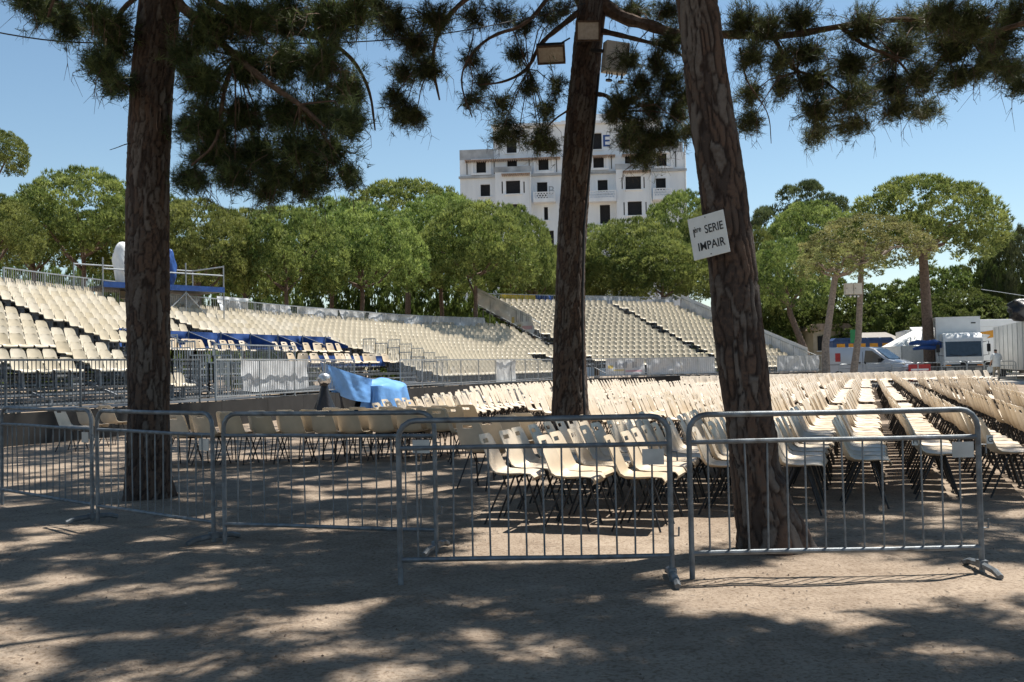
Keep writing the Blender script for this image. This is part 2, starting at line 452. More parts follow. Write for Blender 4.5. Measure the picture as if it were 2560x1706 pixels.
# fallen needles, twigs and grit near the barriers
def litter():
    V, T = [], []
    n = 15000
    px = rng.uniform(-5.5, 5.5, n); py = 2.4 + 9.5 * rng.random(n) ** 1.3
    keep = (np.abs(px) < py * 0.56 + 0.4) & (vnoise(px * 1.4 + 40, py * 1.4, 8) * 0.7 + vnoise(px * 5 + 40, py * 5, 9) * 0.5 > rng.uniform(0.35, 0.95, n))
    px, py = px[keep], py[keep]; n = len(px)
    a = rng.uniform(0, 6.28, n); L = rng.uniform(0.012, 0.05, n); w = rng.uniform(0.0012, 0.003, n)
    stone = rng.random(n) < 0.35
    L[stone] = rng.uniform(0.004, 0.011, stone.sum()); w[stone] = L[stone] * 0.7
    d = np.stack([np.cos(a), np.sin(a), np.zeros(n)], 1); s = np.stack([-np.sin(a), np.cos(a), np.zeros(n)], 1)
    zg = 0.022 * (vnoise(px * 1.7, py * 1.7, 1) - 0.5) + 0.020 * (vnoise(px * 3.4, py * 3.4, 2) - 0.5)
    c = np.stack([px, py, zg + 0.004], 1)
    top = c + np.array([0, 0, 1]) * (w * 1.2)[:, None]
    p0, p1, p2, p3 = c - d * L[:, None], c + s * w[:, None], c + d * L[:, None], c - s * w[:, None]
    tris = []
    for u, v in ((p0, p1), (p1, p2), (p2, p3), (p3, p0)):
        tris.append(np.stack([u, v, top], 1))
    V = np.concatenate(tris).reshape(-1, 3)
    tint = np.repeat(np.tile(rng.random(n), 4), 3)
    return tri_mesh('needle_litter', V, foliage_mat('litter', (0.09, 0.06, 0.04), (0.40, 0.34, 0.27), 0.0, 0.9), tint)
tag(link('needle_litter', litter()), 'fallen pine needles, twigs and grit on the dusty ground', 'litter', kind='stuff')

# ================================================================== near pines
def trunk_mesh(name, path, seed, nseg=104, step=0.022, plate=(0.058, 0.27), depth=0.017, flare=None, lumps=None):
    """path: [(centre, radius)] from the ground up; bark plates are displaced geometry"""
    r_ = np.random.default_rng(seed)
    P = np.array([list(p) for p, r in path]); Rr = np.array([r for p, r in path])
    seg = np.linalg.norm(np.diff(P, axis=0), axis=1); s = np.concatenate([[0], np.cumsum(seg)])
    n = int(s[-1] / step)
    ss = np.linspace(0, s[-1], n)
    C = np.stack([np.interp(ss, s, P[:, k]) for k in range(3)], 1)
    for k in range(2):       # smooth kinks
        C[1:-1] = (C[:-2] + 2 * C[1:-1] + C[2:]) / 4
    rad = np.interp(ss, s, Rr)
    T = np.gradient(C, axis=0); T = nrm(T)
    up = np.array([0, 1.0, 0]); A = nrm(up - T * (T @ up)[:, None]); B = np.cross(T, A)
    th = np.linspace(0, 2 * np.pi, nseg, endpoint=False)
    meanR = rad.mean(); circ = 2 * np.pi * meanR
    TH, SS = np.meshgrid(th, ss)
    # cell noise on the unrolled bark, warped
    nu = max(6, int(round(circ / plate[0])))
    wob = np.sin(TH) * 1.3
    u = TH / (2 * np.pi) * nu + 1.3 * (vnoise(SS * 3.2, wob + np.cos(TH), seed) - 0.5) + 0.35 * (vnoise(SS * 11, wob * 3, seed + 2) - 0.5)
    v = SS / plate[1] + 1.2 * (vnoise(wob * 3 + 9, SS * 5.0, seed + 3) - 0.5) + 0.5 * (vnoise(np.cos(TH) * 9, SS * 13.0, seed + 4) - 0.5)
    ui, vi = np.floor(u).astype(int), np.floor(v).astype(int)
    J = r_.random((nu, 400, 3))
    f1 = np.full(u.shape, 9.0); f2 = np.full(u.shape, 9.0); cid = np.zeros(u.shape)
    for a in (-1, 0, 1):
        for b in (-1, 0, 1):
            cu, cv = ui + a, vi + b
            j = J[cu % nu, (cv + 5) % 400]
            dd = np.hypot(u - (cu + 0.15 + 0.7 * j[..., 0]), v - (cv + 0.1 + 0.8 * j[..., 1]))
            near = dd < f1
            f2 = np.where(near, f1, np.minimum(f2, dd)); cid = np.where(near, j[..., 2], cid); f1 = np.where(near, dd, f1)
    edge = np.clip((f2 - f1) / (0.16 + 0.16 * vnoise(TH * 5, SS * 4, seed + 7)), 0, 1); edge = edge * edge * (3 - 2 * edge)
    rough = vnoise(TH * 12, SS * 30, seed + 9) - 0.5
    disp = depth * (edge - 0.6) + depth * 0.5 * (cid - 0.5) * edge + 0.007 * rough
    disp += 0.022 * (vnoise(TH * 1.3, SS * 1.1, seed + 5) - 0.5)
    rr = rad[:, None] + disp
    if flare is not None:
        for (ang, hgt, amt, wid) in flare:
            da = np.angle(np.exp(1j * (TH - ang)))
            rr += amt * np.exp(-(da / wid) ** 2) * np.exp(-SS / hgt)
    if lumps is not None:
        for (ang, h0, amt, wa, wh) in lumps:
            da = np.angle(np.exp(1j * (TH - ang)))
            rr += amt * np.exp(-(da / wa) ** 2 - ((SS - h0) / wh) ** 2)
    Pv = C[:, None, :] + (A[:, None, :] * np.cos(TH)[..., None] + B[:, None, :] * np.sin(TH)[..., None]) * rr[..., None]
    me = bpy.data.meshes.new(name)
    nv = n * nseg
    idx = np.arange(nv).reshape(n, nseg)
    q = np.stack([idx[:-1], np.roll(idx, -1, 1)[:-1], np.roll(idx, -1, 1)[1:], idx[1:]], -1).reshape(-1, 4)
    me.vertices.add(nv); me.loops.add(q.size); me.polygons.add(len(q))
    me.vertices.foreach_set('co', Pv.astype(np.float32).ravel())
    me.loops.foreach_set('vertex_index', q.astype(np.int32).ravel())
    me.polygons.foreach_set('loop_start', np.arange(0, q.size, 4, dtype=np.int32))
    me.polygons.foreach_set('use_smooth', np.ones(len(q), bool))
    for nm, val in (('plate', cid), ('fissure', 1 - edge)):
        a_ = me.attributes.new(nm, 'FLOAT', 'POINT'); a_.data.foreach_set('value', val.astype(np.float32).ravel())
    me.materials.append(M['bark'])
    me.update(calc_edges=True)
    return me

def needles(C, Dr, k, L, w, spread, brush=0.1, r_=rng):
    N = len(C)
    d = nrm(Dr[:, None, :] + spread * r_.normal(size=(N, k, 3)))
    base = C[:, None, :] - Dr[:, None, :] * (r_.random((N, k, 1)) * brush)
    side = nrm(np.cross(d, r_.normal(size=(N, k, 3)))) * (w / 2)
    tip = base + d * L * (0.65 + 0.6 * r_.random((N, k, 1)))
    return np.stack([base - side, base + side, tip], 2).reshape(-1, 3)

class Crown:
    """twigs and needle tufts of one near pine"""
    def __init__(self, seed):
        self.r = np.random.default_rng(seed); self.C, self.Dn, self.S = [], [], []; self.tw = MB(); self.limbs = []
        self.Cb, self.Db = [], []
    def limb(self, pts, r0, r1, n=8):
        pts = [Vector(p) for p in pts]
        # smooth the polyline (Chaikin)
        for _ in range(2):
            q = [pts[0]]
            for a, b in zip(pts[:-1], pts[1:]):
                q += [a * 0.75 + b * 0.25, a * 0.25 + b * 0.75]
            q.append(pts[-1]); pts = q
        m = len(pts)
        rs = [(r0 + (r1 - r0) * (i / (m - 1)) ** 0.8) * (1 + 0.10 * math.sin(i * 2.3 + m)) for i in range(m)]
        mb = MB().tube(pts, rs, n)
        self.limbs.append(mb)
    def clump(self, c, rad, attach, tw=24, per=5, droop=0.25, big=False, branch=True):
        r = self.r; c = np.array(c, float); rad = np.array(rad, float); attach = np.array(attach, float)
        if branch:
            mid = (c + attach) / 2 + np.array([0, 0, 0.12 * np.linalg.norm(c - attach)]) + r.normal(size=3) * 0.05
            ln = np.linalg.norm(c - attach)
            self.tw.tube([attach, attach * 0.6 + mid * 0.4, mid, c * 0.6 + mid * 0.4, c], [max(0.010, 0.0065 * ln) * f for f in (1.3, 1.1, 0.9, 0.7, 0.5)], 5, cap=False)
        for i in range(tw):
            d = nrm(r.normal(size=3)); e = c + rad * d * min(1.55, r.random() ** 0.5 * math.exp(r.normal() * 0.24))
            s = c + (e - c) * 0.12 + r.normal(size=3) * 0.1 * rad
            s = s + (attach - c) * 0.12 * r.random()
            k = (s + e) / 2 + np.array([0, 0, droop * 0.4 * rad[2]])
            self.tw.tube([s, k, e], [0.007, 0.005, 0.003] if not big else [0.014, 0.01, 0.006], 3, cap=False)
            for j in range(per):
                t = 0.3 + 0.7 * (j + r.random()) / per
                p = s * (1 - t) ** 2 + 2 * k * t * (1 - t) + e * t * t
                td = nrm(nrm(e - s) + np.array([0, 0, 0.55]) + 0.55 * r.normal(size=3))
                (self.Cb if big else self.C).append(p + 0.05 * r.normal(size=3)); (self.Db if big else self.Dn).append(td)
    def wisps(self, c, rad, n):
        r = self.r; c = np.array(c, float); rad = np.array(rad, float)
        for i in range(n):
            d = nrm(r.normal(size=3) * np.array([1, 1, 0.5])); s = c + rad * d * r.uniform(0.3, 0.9)
            ln = r.uniform(0.15, 0.36); h = r.normal(size=3) * 0.3; h[2] = -r.uniform(0.4, 1.0)
            m1 = s + nrm(h) * ln * 0.5 + np.array([d[0], d[1], 0]) * 0.12; e = m1 + np.array([h[0] * 0.3, h[1] * 0.3, -1.0]) * ln * 0.55
            self.tw.tube([s, m1, e], [0.005, 0.004, 0.002], 3, cap=False)
            for k in range(3):
                b = m1 + (e - m1) * r.random(); q = b + r.normal(size=3) * 0.07 + np.array([0, 0, -0.10])
                self.tw.tube([b, q], [0.003, 0.0015], 3, cap=False)
    def finish(self, root, kn=15, L=0.118, w=0.0062):
        for mb in self.limbs:
            mb.build('limb', M['limb'], root, smooth=True, loc=-root.location)
        self.tw.build('twigs', M['limb'], root, loc=-root.location)
        V = []
        T = []
        def tint(n, k):
            return np.repeat(np.clip(self.r.normal(0.36, 0.32, n), 0, 1), k * 3)
        if self.C:
            V.append(needles(np.array(self.C), np.array(self.Dn), kn, L, w, 0.62, 0.12, self.r)); T.append(tint(len(self.C), kn))
        if self.Cb:
            V.append(needles(np.array(self.Cb), np.array(self.Db), 10, 0.27, 0.027, 0.7, 0.2, self.r)); T.append(tint(len(self.Cb), 10))
        link('crown', tri_mesh('crown', np.concatenate(V), M['needle'], np.concatenate(T)), root, -root.location)

def px_path(rows, Y):
    """rows: (py, left px, right px) in the 2353-wide view at depth Y -> [(centre, radius)]"""
    return [(D((l + r) / 2, y, Y), (r - l) / 2 * 1.088 * Y / F) for y, l, r in rows]

SUN_GAPS = [(0.7, 9.1, 1.3, 1.2), (2.4, 6.7, 1.4, 0.8), (0.2, 7.9, 0.9, 0.5), (-1.6, 9.6, 0.7, 0.5), (-1.2, 4.2, 0.6, 0.5), (-4.2, 10.0, 0.6, 0.6)]   # ground patches kept sunlit: crown clumps that would shade them are left out
def canopy(cr, centre, Rxy, zlo, zhi, n, apex, seed, clear=0.40, rad=0.60, tufts=(9, 6)):
    """the part of a crown above the picture: clumps spread through a dome"""
    r = np.random.default_rng(seed); k = 0; tries = 0; pts = []
    while k < n and tries < 8000:
        tries += 1
        a = 2 * math.pi * ((tries * 0.56984029 + seed * 0.37) % 1.0) + r.normal() * 0.06; q = math.sqrt((tries * 0.75487767 + seed * 0.11) % 1.0)
        x, y = centre[0] + Rxy * q * math.cos(a), centre[1] + Rxy * q * math.sin(a)
        top = zlo + (zhi - zlo) * math.sqrt(max(0.05, 1 - q * q))
        z = zlo + (top - zlo) * r.random() ** 0.6
        if y > 0 and z - rad * 0.75 < CAM_H + (clear + 0.02 * x / max(y, 1)) * y + 0.2 and abs(x) < 0.62 * y + 1.5:
            continue
        gx, gy = x - z * TO_SUN.x / TO_SUN.z, y - z * TO_SUN.y / TO_SUN.z
        if any(abs(gx - wx) < ax_ and abs(gy - wy) < ay_ for wx, wy, ax_, ay_ in SUN_GAPS): continue
        pts.append((x, y, z))
        k += 1
    # each clump hangs on its nearest neighbour nearer the trunk, so the boughs branch
    nodes = [Vector(a) for a in apex]; c0 = nodes[0]
    for (x, y, z) in sorted(pts, key=lambda p: (Vector(p) - c0).length):
        v_ = Vector((x, y, z)); ap = min(nodes, key=lambda q: (q - v_).length)
        nodes.append(v_)
        cr.clump((x, y, z), (rad * r.uniform(0.8, 1.2), rad * r.uniform(0.8, 1.2), rad * 0.62), ap, tw=tufts[0], per=tufts[1], big=True)


def near_pine(rows, Y, tip, label, seed, flare=None, lumps=None, step=0.024, nseg=104):
    """trunk traced by its two edges at depth Y, then up to the points in tip"""
    p = px_path(rows, Y)
    p[0] = (Vector((p[0][0].x, Y, -0.06)), p[0][1])
    for q, r in tip: p.append((Vector(q), r))
    root = empty('pine_tree', (p[0][0].x, Y, 0), 0, label, 'tree', 'tall pines by the barriers')
    link('trunk', trunk_mesh('trunk', p, seed, nseg=nseg, flare=flare, lumps=lumps, step=step), root, -root.location)
    return root, Crown(seed + 50)
def px_clumps(cr, lst, Yf, attf, dens=95.0, per=6, dy=0.45, sig=0.4):
    for (x, y, a, b) in lst:
        Yd = Yf(x, y) + rng.normal() * sig
        k = Yd * 1.088 / F
        cr.wisps(D(x, y, Yd), (a * k * 1.1, dy, b * k * 1.1), int(2 + a * b / 650))
        cr.clump(D(x, y, Yd), (a * k * 1.18, dy, b * k * 1.18), attf(x, y), tw=int((7 + a * b / dens) * 1.9), per=per)

# ---- pine with the reddish trunk, behind the low barriers
Y1 = 12.0
rows1 = [(1141, 287, 394), (1110, 289, 390), (1060, 292, 388), (945, 298, 388), (800, 295, 388), (620, 290, 385), (400, 293, 385), (200, 301, 394), (0, 322, 411)]
e1 = D(368, 0, Y1)
t1, c1 = near_pine(rows1, Y1, [(e1 + Vector((0.12, 0.1, 1.4)), 0.2), (e1 + Vector((0.2, 0.2, 3.2)), 0.12)], 'tall pine with reddish flaking bark beside the row of shaded chair backs', 11,
                   flare=[(2.6, 0.2, 0.10, 0.4), (5.2, 0.2, 0.10, 0.4), (4.0, 0.15, 0.07, 0.3), (0.8, 0.2, 0.08, 0.5)])
c1.limb([D(405, 5, 12.0), D(470, 60, 11.7), D(540, 130, 11.4), D(620, 195, 11.2), D(690, 240, 11.0), D(745, 290, 10.9)], 0.075, 0.015)
c1.limb([D(400, -60, 12.05), D(520, 30, 12.3), D(620, 70, 12.4), D(720, 80, 12.5), D(800, 120, 12.5), D(850, 200, 12.4), D(862, 300, 12.3)], 0.07, 0.008)
c1.limb([D(540, 130, 11.4), D(520, 190, 11.3), D(505, 260, 11.3), D(500, 330, 11.2), D(440, 380, 11.2)], 0.035, 0.012, 6)
c1.limb([D(330, -20, 12.0), D(270, 30, 11.8), D(245, 110, 11.7), D(235, 180, 11.6)], 0.04, 0.01, 6)
c1.limb([D(340, -70, 12.0), D(220, -60, 11.5), D(130, -20, 11.0), D(110, 40, 11.0)], 0.05, 0.01, 6)
c1.limb([D(297, 330, 11.85), D(285, 333, 11.75), D(268, 340, 11.7), D(252, 345, 11.6)], 0.008, 0.003, 4)
px_clumps(c1, [(110, 25, 70, 45), (160, 65, 45, 40), (65, 5, 45, 28), (255, 60, 50, 50), (270, 110, 40, 50), (235, 155, 38, 40), (268, 195, 45, 32), (215, 30, 30, 25)],
          lambda x, y: 11.4, lambda x, y: D(245, 110, 11.7) if x > 200 else D(130, -20, 11.0), 100, 6)
px_clumps(c1, [(470, 70, 62, 70), (560, 50, 75, 55), (660, 40, 80, 55), (760, 50, 72, 62), (820, 30, 40, 40), (470, 190, 55, 60), (570, 160, 55, 50), (650, 150, 60, 60),
          (740, 150, 65, 60), (800, 210, 45, 55), (480, 290, 50, 55), (560, 270, 60, 50), (650, 260, 62, 50), (740, 265, 60, 48), (810, 285, 40, 40), (500, 360, 72, 45),
          (590, 360, 66, 50), (680, 350, 66, 46), (760, 350, 52, 42), (440, 420, 48, 26), (540, 415, 60, 30), (640, 412, 60, 32), (735, 408, 36, 30), (805, 405, 22, 30),
          (425, 130, 30, 60), (430, 300, 26, 40), (700, 440, 30, 22), (620, 450, 26, 20)],
          lambda x, y: 11.5, lambda x, y: D(540, 130, 11.4) if y > 120 and x < 640 else (D(690, 240, 11.0) if y > 240 else D(720, 80, 12.5)), 88, 6)
canopy(c1, (-3.2, 11.0), 5.5, 6.6, 11.4, 215, [e1 + Vector((0.12, 0.1, 1.4)), e1 + Vector((0.2, 0.2, 2.6)), e1 + Vector((0.15, 0.1, 2.0))], 31)
c1.finish(t1)

# ---- pine carrying the floodlights, in the middle of the chairs
Y2 = 17.0
rows2 = [(1036, 1250, 1370), (1010, 1259, 1361), (950, 1267, 1352), (900, 1270, 1349), (760, 1273, 1345), (600, 1279, 1343), (400, 1290, 1355), (200, 1309, 1374), (90, 1320, 1384), (40, 1326, 1390), (0, 1332, 1392)]
e2 = D(1362, 0, Y2)
t2, c2 = near_pine(rows2, Y2, [(e2 + Vector((0.1, 0, 1.2)), 0.18), (e2 + Vector((0.1, -0.1, 4.6)), 0.08)], 'dark pine with floodlights and a cabinet fixed to its trunk', 12, step=0.034,
                   flare=[(1.0, 0.25, 0.06, 0.6), (4.0, 0.25, 0.06, 0.6)])
c2.limb([D(1375, -5, 17.0), D(1420, 40, 16.8), D(1500, 60, 16.4), D(1560, 85, 16.0), D(1680, 78, 15.6), D(1800, 86, 15.2), D(1930, 60, 15.0), D(2100, 40, 14.8), D(2230, 60, 14.6)], 0.13, 0.02)
c2.limb([D(1372, 70, 17.0), D(1420, 80, 16.7), D(1480, 95, 16.4), D(1540, 110, 16.2), D(1600, 150, 16.0)], 0.06, 0.012, 6)
c2.limb([D(1340, 20, 17.0), D(1290, 60, 16.8), D(1240, 100, 16.7), D(1215, 160, 16.6), D(1160, 190, 16.5), D(1100, 195, 16.4)], 0.06, 0.01, 6)
c2.limb([D(1320, -40, 17.0), D(1270, -20, 16.6), D(1210, 60, 16.4), D(1130, 80, 16.3), D(1075, 130, 16.2), D(1055, 190, 16.1), D(1085, 270, 16.0)], 0.05, 0.008, 6)
c2.limb([D(1330, -60, 17.0), D(1190, -70, 16.0), D(1075, -10, 15.0), D(1010, 60, 14.6), D(990, 140, 14.4), D(1010, 230, 14.3)], 0.07, 0.012, 6)
c2.limb([D(1366, 216, 16.9), D(1400, 220, 16.6), D(1415, 255, 16.5), D(1450, 285, 16.3), D(1475, 330, 16.2)], 0.045, 0.012, 6)
c2.limb([D(1312, 250, 16.8), D(1265, 280, 16.6), D(1243, 320, 16.5), D(1240, 360, 16.4)], 0.022, 0.006, 5)
c2.limb([D(1780, 86, 15.2), D(1800, 130, 15.1), D(1830, 165, 15.0), D(1890, 180, 14.9), D(1960, 240, 14.9)], 0.04, 0.012, 6)
c2.limb([D(1930, 60, 15.0), D(1990, 110, 14.8), D(2060, 130, 14.7), D(2110, 200, 14.6)], 0.04, 0.01, 6)
c2.limb([D(1700, 110, 15.5), D(1712, 180, 15.4), D(1735, 215, 15.4), D(1768, 262, 15.4), D(1772, 330, 15.3)], 0.02, 0.005, 5)
px_clumps(c2, [(900, 50, 52, 50), (950, 100, 60, 55), (1000, 50, 50, 45), (925, 175, 38, 36), (985, 160, 46, 36), (925, 262, 42, 30), (955, 275, 34, 24), (905, 225, 22, 30), (860, 15, 40, 30)],
          lambda x, y: 14.6, lambda x, y: D(1010, 60, 14.6) if y < 120 else D(990, 140, 14.4), 105, 6, dy=0.5)
px_clumps(c2, [(1090, 40, 45, 45), (1150, 30, 50, 40), (1085, 140, 38, 34), (1110, 190, 46, 34), (1080, 232, 36, 30), (1150, 240, 34, 34), (1160, 290, 36, 32), (1205, 50, 45, 42),
          (1260, 30, 45, 35), (1190, 130, 40, 38), (1215, 200, 40, 40), (1255, 260, 36, 34), (1245, 310, 24, 22), (1280, 200, 26, 40), (1300, 20, 40, 26), (1270, 340, 18, 14), (1190, 312, 38, 30), (1240, 335, 28, 26), (1150, 320, 26, 20)],
          lambda x, y: 16.5, lambda x, y: D(1215, 160, 16.6) if x > 1140 else D(1075, 130, 16.2), 160, 5, dy=0.5)
px_clumps(c2, [(1430, 240, 48, 44), (1460, 300, 46, 40), (1505, 250, 44, 48), (1545, 190, 44, 48), (1540, 100, 52, 48), (1490, 345, 36, 24), (1440, 325, 36, 34), (1505, 325, 42, 40), (1548, 315, 34, 36), (1480, 368, 28, 20), (1560, 265, 30, 34), (1455, 25, 65, 32), (1540, 25, 52, 32),
          (1470, 190, 40, 36), (1445, 140, 36, 30), (1510, 150, 40, 40), (1405, 265, 22, 34), (1575, 225, 24, 30), (1590, 300, 20, 18)],
          lambda x, y: 16.4, lambda x, y: D(1415, 255, 16.5) if y > 180 else D(1500, 60, 16.4), 105, 6, dy=0.5)
px_clumps(c2, [(1700, 50, 46, 44), (1725, 130, 36, 44), (1720, 220, 34, 40), (1720, 285, 34, 26), (1760, 60, 50, 46), (1840, 40, 70, 42), (1850, 120, 62, 44), (1870, 190, 62, 46), (1880, 260, 58, 42),
          (1950, 150, 60, 50), (1960, 230, 66, 46), (1980, 60, 70, 50), (2060, 120, 66, 52), (2050, 200, 62, 46), (2060, 255, 52, 28), (1960, 290, 48, 24), (1880, 310, 40, 20), (2130, 260, 40, 22),
          (2110, 50, 70, 50), (2120, 180, 52, 44), (1800, 200, 26, 40), (1790, 140, 26, 34)],
          lambda x, y: 15.0, lambda x, y: D(1830, 165, 15.0) if x < 1940 else D(2060, 130, 14.7), 95, 6, dy=0.6)
canopy(c2, (1.6, 15.4), 4.2, 9.2, 12.4, 140, [e2 + Vector((0.1, 0, 1.2)), e2 + Vector((0.2, -0.2, 2.4))], 42)
canopy(c2, (-2.2, 19.8), 5.2, 12.2, 15.5, 80, [e2 + Vector((0.1, 0, 1.2)), e2 + Vector((0.2, -0.2, 2.4)), e2 + Vector((0.1, -0.1, 4.2))], 32, rad=1.1)  # unseen crown part stretched sideways, shaped to shade the ground beside the stand
c2.finish(t2)

# ---- leaning pine with the sign, right behind the barriers
Y3 = 7.9
rows3 = [(1262, 1706, 1846), (1235, 1702, 1836), (1180, 1694, 1814), (1100, 1684, 1792), (980, 1672, 1774), (860, 1655, 1765), (600, 1630, 1736), (400, 1605, 1710), (200, 1580, 1676), (0, 1560, 1647)]
e3 = D(1603, 0, Y3)
t3, c3 = near_pine(rows3, Y3, [(e3 + Vector((-0.35, 0.1, 1.5)), 0.13), (e3 + Vector((-0.7, 0.3, 3.6)), 0.09)], 'leaning pine with a white notice board nailed to its trunk', 13,
                   flare=[(4.75, 0.32, 0.12, 0.55), (3.3, 0.25, 0.05, 0.5), (1.0, 0.3, 0.06, 0.6)],
                   lumps=[(4.0, 0.55, 0.03, 0.35, 0.05), (4.2, 0.95, 0.025, 0.4, 0.12), (3.9, 0.75, -0.035, 0.4, 0.10), (4.4, 0.60, 0.03, 0.2, 0.05)])
c3.limb([e3 + Vector((-0.3, 0.1, 1.3)), e3 + Vector((0.6, 0.4, 2.2)), e3 + Vector((1.8, 0.3, 2.9))], 0.07, 0.02, 6)
c3.limb([e3 + Vector((-0.4, 0.1, 1.8)), e3 + Vector((-1.4, -0.6, 2.8)), e3 + Vector((-2.6, -1.2, 3.4))], 0.07, 0.02, 6)
canopy(c3, (0.7, 7.4), 5.9, 6.3, 10.8, 265, [e3 + Vector((-0.4, 0.1, 1.8)), e3 + Vector((-0.6, 0.25, 2.8)), e3 + Vector((0.6, 0.4, 2.2)), e3 + Vector((-1.4, -0.6, 2.8))], 33)
c3.finish(t3)

# ---- pine standing outside the picture on the right, its low boughs reach into view
root4 = empty('pine_tree', (8.6, 11.2, 0), 0, 'pine whose low boughs hang over the rows of chairs', 'tree', 'tall pines by the barriers')
link('trunk', trunk_mesh('trunk', [(Vector((8.6, 11.2, -0.05)), 0.27), (Vector((8.5, 11.2, 2.5)), 0.23), (Vector((8.3, 11.1, 5.5)), 0.2), (Vector((8.1, 11.0, 8.6)), 0.11)], 14, nseg=72, step=0.05), root4, -root4.location)
c4 = Crown(64)
c4.limb([Vector((8.3, 11.1, 5.2)), Vector((7.2, 11.6, 5.6)), D(2330, 60, 12.0), D(2230, 90, 12.2), D(2180, 150, 12.3)], 0.06, 0.012, 6)
px_clumps(c4, [(2190, 110, 62, 56), (2240, 50, 64, 46), (2200, 180, 36, 26), (2290, 100, 54, 54), (2330, 165, 36, 34), (2335, 40, 44, 44), (2160, 40, 46, 40), (2260, 160, 34, 24), (2345, 200, 18, 16)],
          lambda x, y: 12.2, lambda x, y: D(2230, 90, 12.2), 95, 6, dy=0.5)
canopy(c4, (7.4, 10.6), 6.4, 5.8, 10.8, 300, [Vector((8.2, 11.1, 6.2)), Vector((8.1, 11.0, 7.6)), Vector((8.15, 11.05, 7.0))], 34)
c4.finish(root4)

# ---- extra pine added straight behind the floodlight pine so its crown shades the grandstand end
b5 = D(1308, 900, 30.5)
root5 = empty('pine_tree', (b5.x, 30.5, 0), 0, 'extra tall pine added directly behind the floodlight pine to shade the grandstand end', 'tree', 'tall pines by the barriers')
tip5 = [(Vector((b5.x, 30.5, -0.05)), 0.30), (Vector((b5.x + 0.05, 30.5, 4.0)), 0.26), (D(1332, 420, 30.5), 0.24), (D(1352, 180, 30.4), 0.22), (D(1358, 60, 30.2), 0.2), (Vector((1.4, 29.4, 14.2)), 0.15), (Vector((0.2, 28.0, 16.4)), 0.09)]
link('trunk', trunk_mesh('trunk', tip5, 15, nseg=48, step=0.08), root5, -root5.location)
c5 = Crown(65)
canopy(c5, (-1.5, 26.5), 5.6, 13.6, 17.6, 105, [Vector((1.4, 29.4, 14.2)), Vector((0.2, 28.0, 16.4)), Vector((0.8, 28.7, 15.4))], 35, rad=1.2)
c5.finish(root5)
# ================================================================== crowd barriers near the camera
BAR_MESH = {}
def rod(L, r, n=6, key=None):
    k = (round(L, 4), r, n)
    if k not in BAR_MESH:
        BAR_MESH[k] = MB().tube([(0, 0, 0), (0, 0, L)], r, n).mesh('bar', M['galv'], smooth=True)
    return BAR_MESH[k]
def barrier(pl, pr, label, plate=True, hook=True, nb=14, foot_l=True, foot_r=True):
    pl, pr = Vector(pl), Vector(pr)
    d = pr - pl; Lb = d.length; az = math.atan2(d.y, d.x)
    root = empty('crowd_barrier', (pl + pr) / 2, az, label, 'barrier', 'crowd barriers in a line')
    h, rc, hw = 1.1, 0.12, Lb / 2
    pts = [(-hw, 0, 0.0), (-hw, 0, 0.5), (-hw, 0, h - rc)]
    pts += [(-hw + rc - rc * math.cos(a), 0, h - rc + rc * math.sin(a)) for a in [R(22), R(45), R(68)]]
    pts += [(-hw + rc, 0, h), (0, 0, h - 0.004), (hw - rc, 0, h)]
    pts += [(hw - rc + rc * math.sin(a), 0, h - rc + rc * math.cos(a)) for a in [R(22), R(45), R(68)]]
    pts += [(hw, 0, h - rc), (hw, 0, 0.5), (hw, 0, 0.0)]
    MB().tube(pts, 0.019, 10).build('frame', M['galv'], root, smooth=True)
    for z, rr in ((h - 0.185, 0.016), (0.17, 0.017)):
        MB().tube([(-hw + 0.01, 0, z), (-hw / 3, 0.0, z + 0.002), (hw / 3, 0, z - 0.002), (hw - 0.01, 0, z)], rr, 8).build('rail', M['galv'], root, smooth=True)
    zb, zt = 0.17, h - 0.185
    for i in range(nb):
        x = -hw + Lb * (i + 1) / (nb + 1) + rng.normal() * 0.003
        o = link('bar', rod(zt - zb, 0.0065), root, (x, 0, zb))
        o.rotation_euler = (rng.normal() * 0.008, rng.normal() * 0.008, 0)
    for sx, on in ((-1, foot_l), (1, foot_r)):
        if not on: continue
        f = MB()
        f.tube([(sx * hw, -0.26, 0.02), (sx * hw, -0.18, 0.045), (sx * hw, 0, 0.055), (sx * hw, 0.18, 0.045), (sx * hw, 0.26, 0.02)], [0.022, 0.024, 0.024, 0.024, 0.022], 6)
        f.box((sx * hw, 0, 0.06), (0.055, 0.07, 0.05))
        f.build('foot', M['galv'], root, smooth=True)
    if plate:
        MB().box((hw - 0.11, -0.012, zt - 0.085), (0.145, 0.004, 0.105)).build('number_plate', M['galv_lt'], root)
    if hook:
        MB().tube([(hw + 0.012, 0, 0.30), (hw + 0.05, 0, 0.30), (hw + 0.052, 0, 0.36)], 0.006, 6).build('hook', M['galv'], root, smooth=True)
        MB().tube([(hw + 0.012, 0, 0.86), (hw + 0.05, 0, 0.86), (hw + 0.052, 0, 0.80)], 0.006, 6).build('hook', M['galv'], root, smooth=True)
    return root
barrier(GD(5, 1160), GD(212, 1199), 'galvanised crowd barrier next to the shaded grandstand end', foot_l=False)
barrier(GD(225, 1203), GD(491, 1246), 'galvanised crowd barrier standing in front of the reddish pine trunk', foot_l=False)
barrier(GD(517, 1251), GD(1003, 1268), 'galvanised crowd barrier in front of the shaded chair backs', foot_l=False)
barrier(GD(921, 1346), GD(1545, 1336), 'galvanised crowd barrier before the sunlit cream chairs, overlapping its neighbour', foot_l=False)
barrier(GD(1591, 1330), GD(2257, 1316), 'galvanised crowd barrier in front of the leaning pine', foot_l=False)

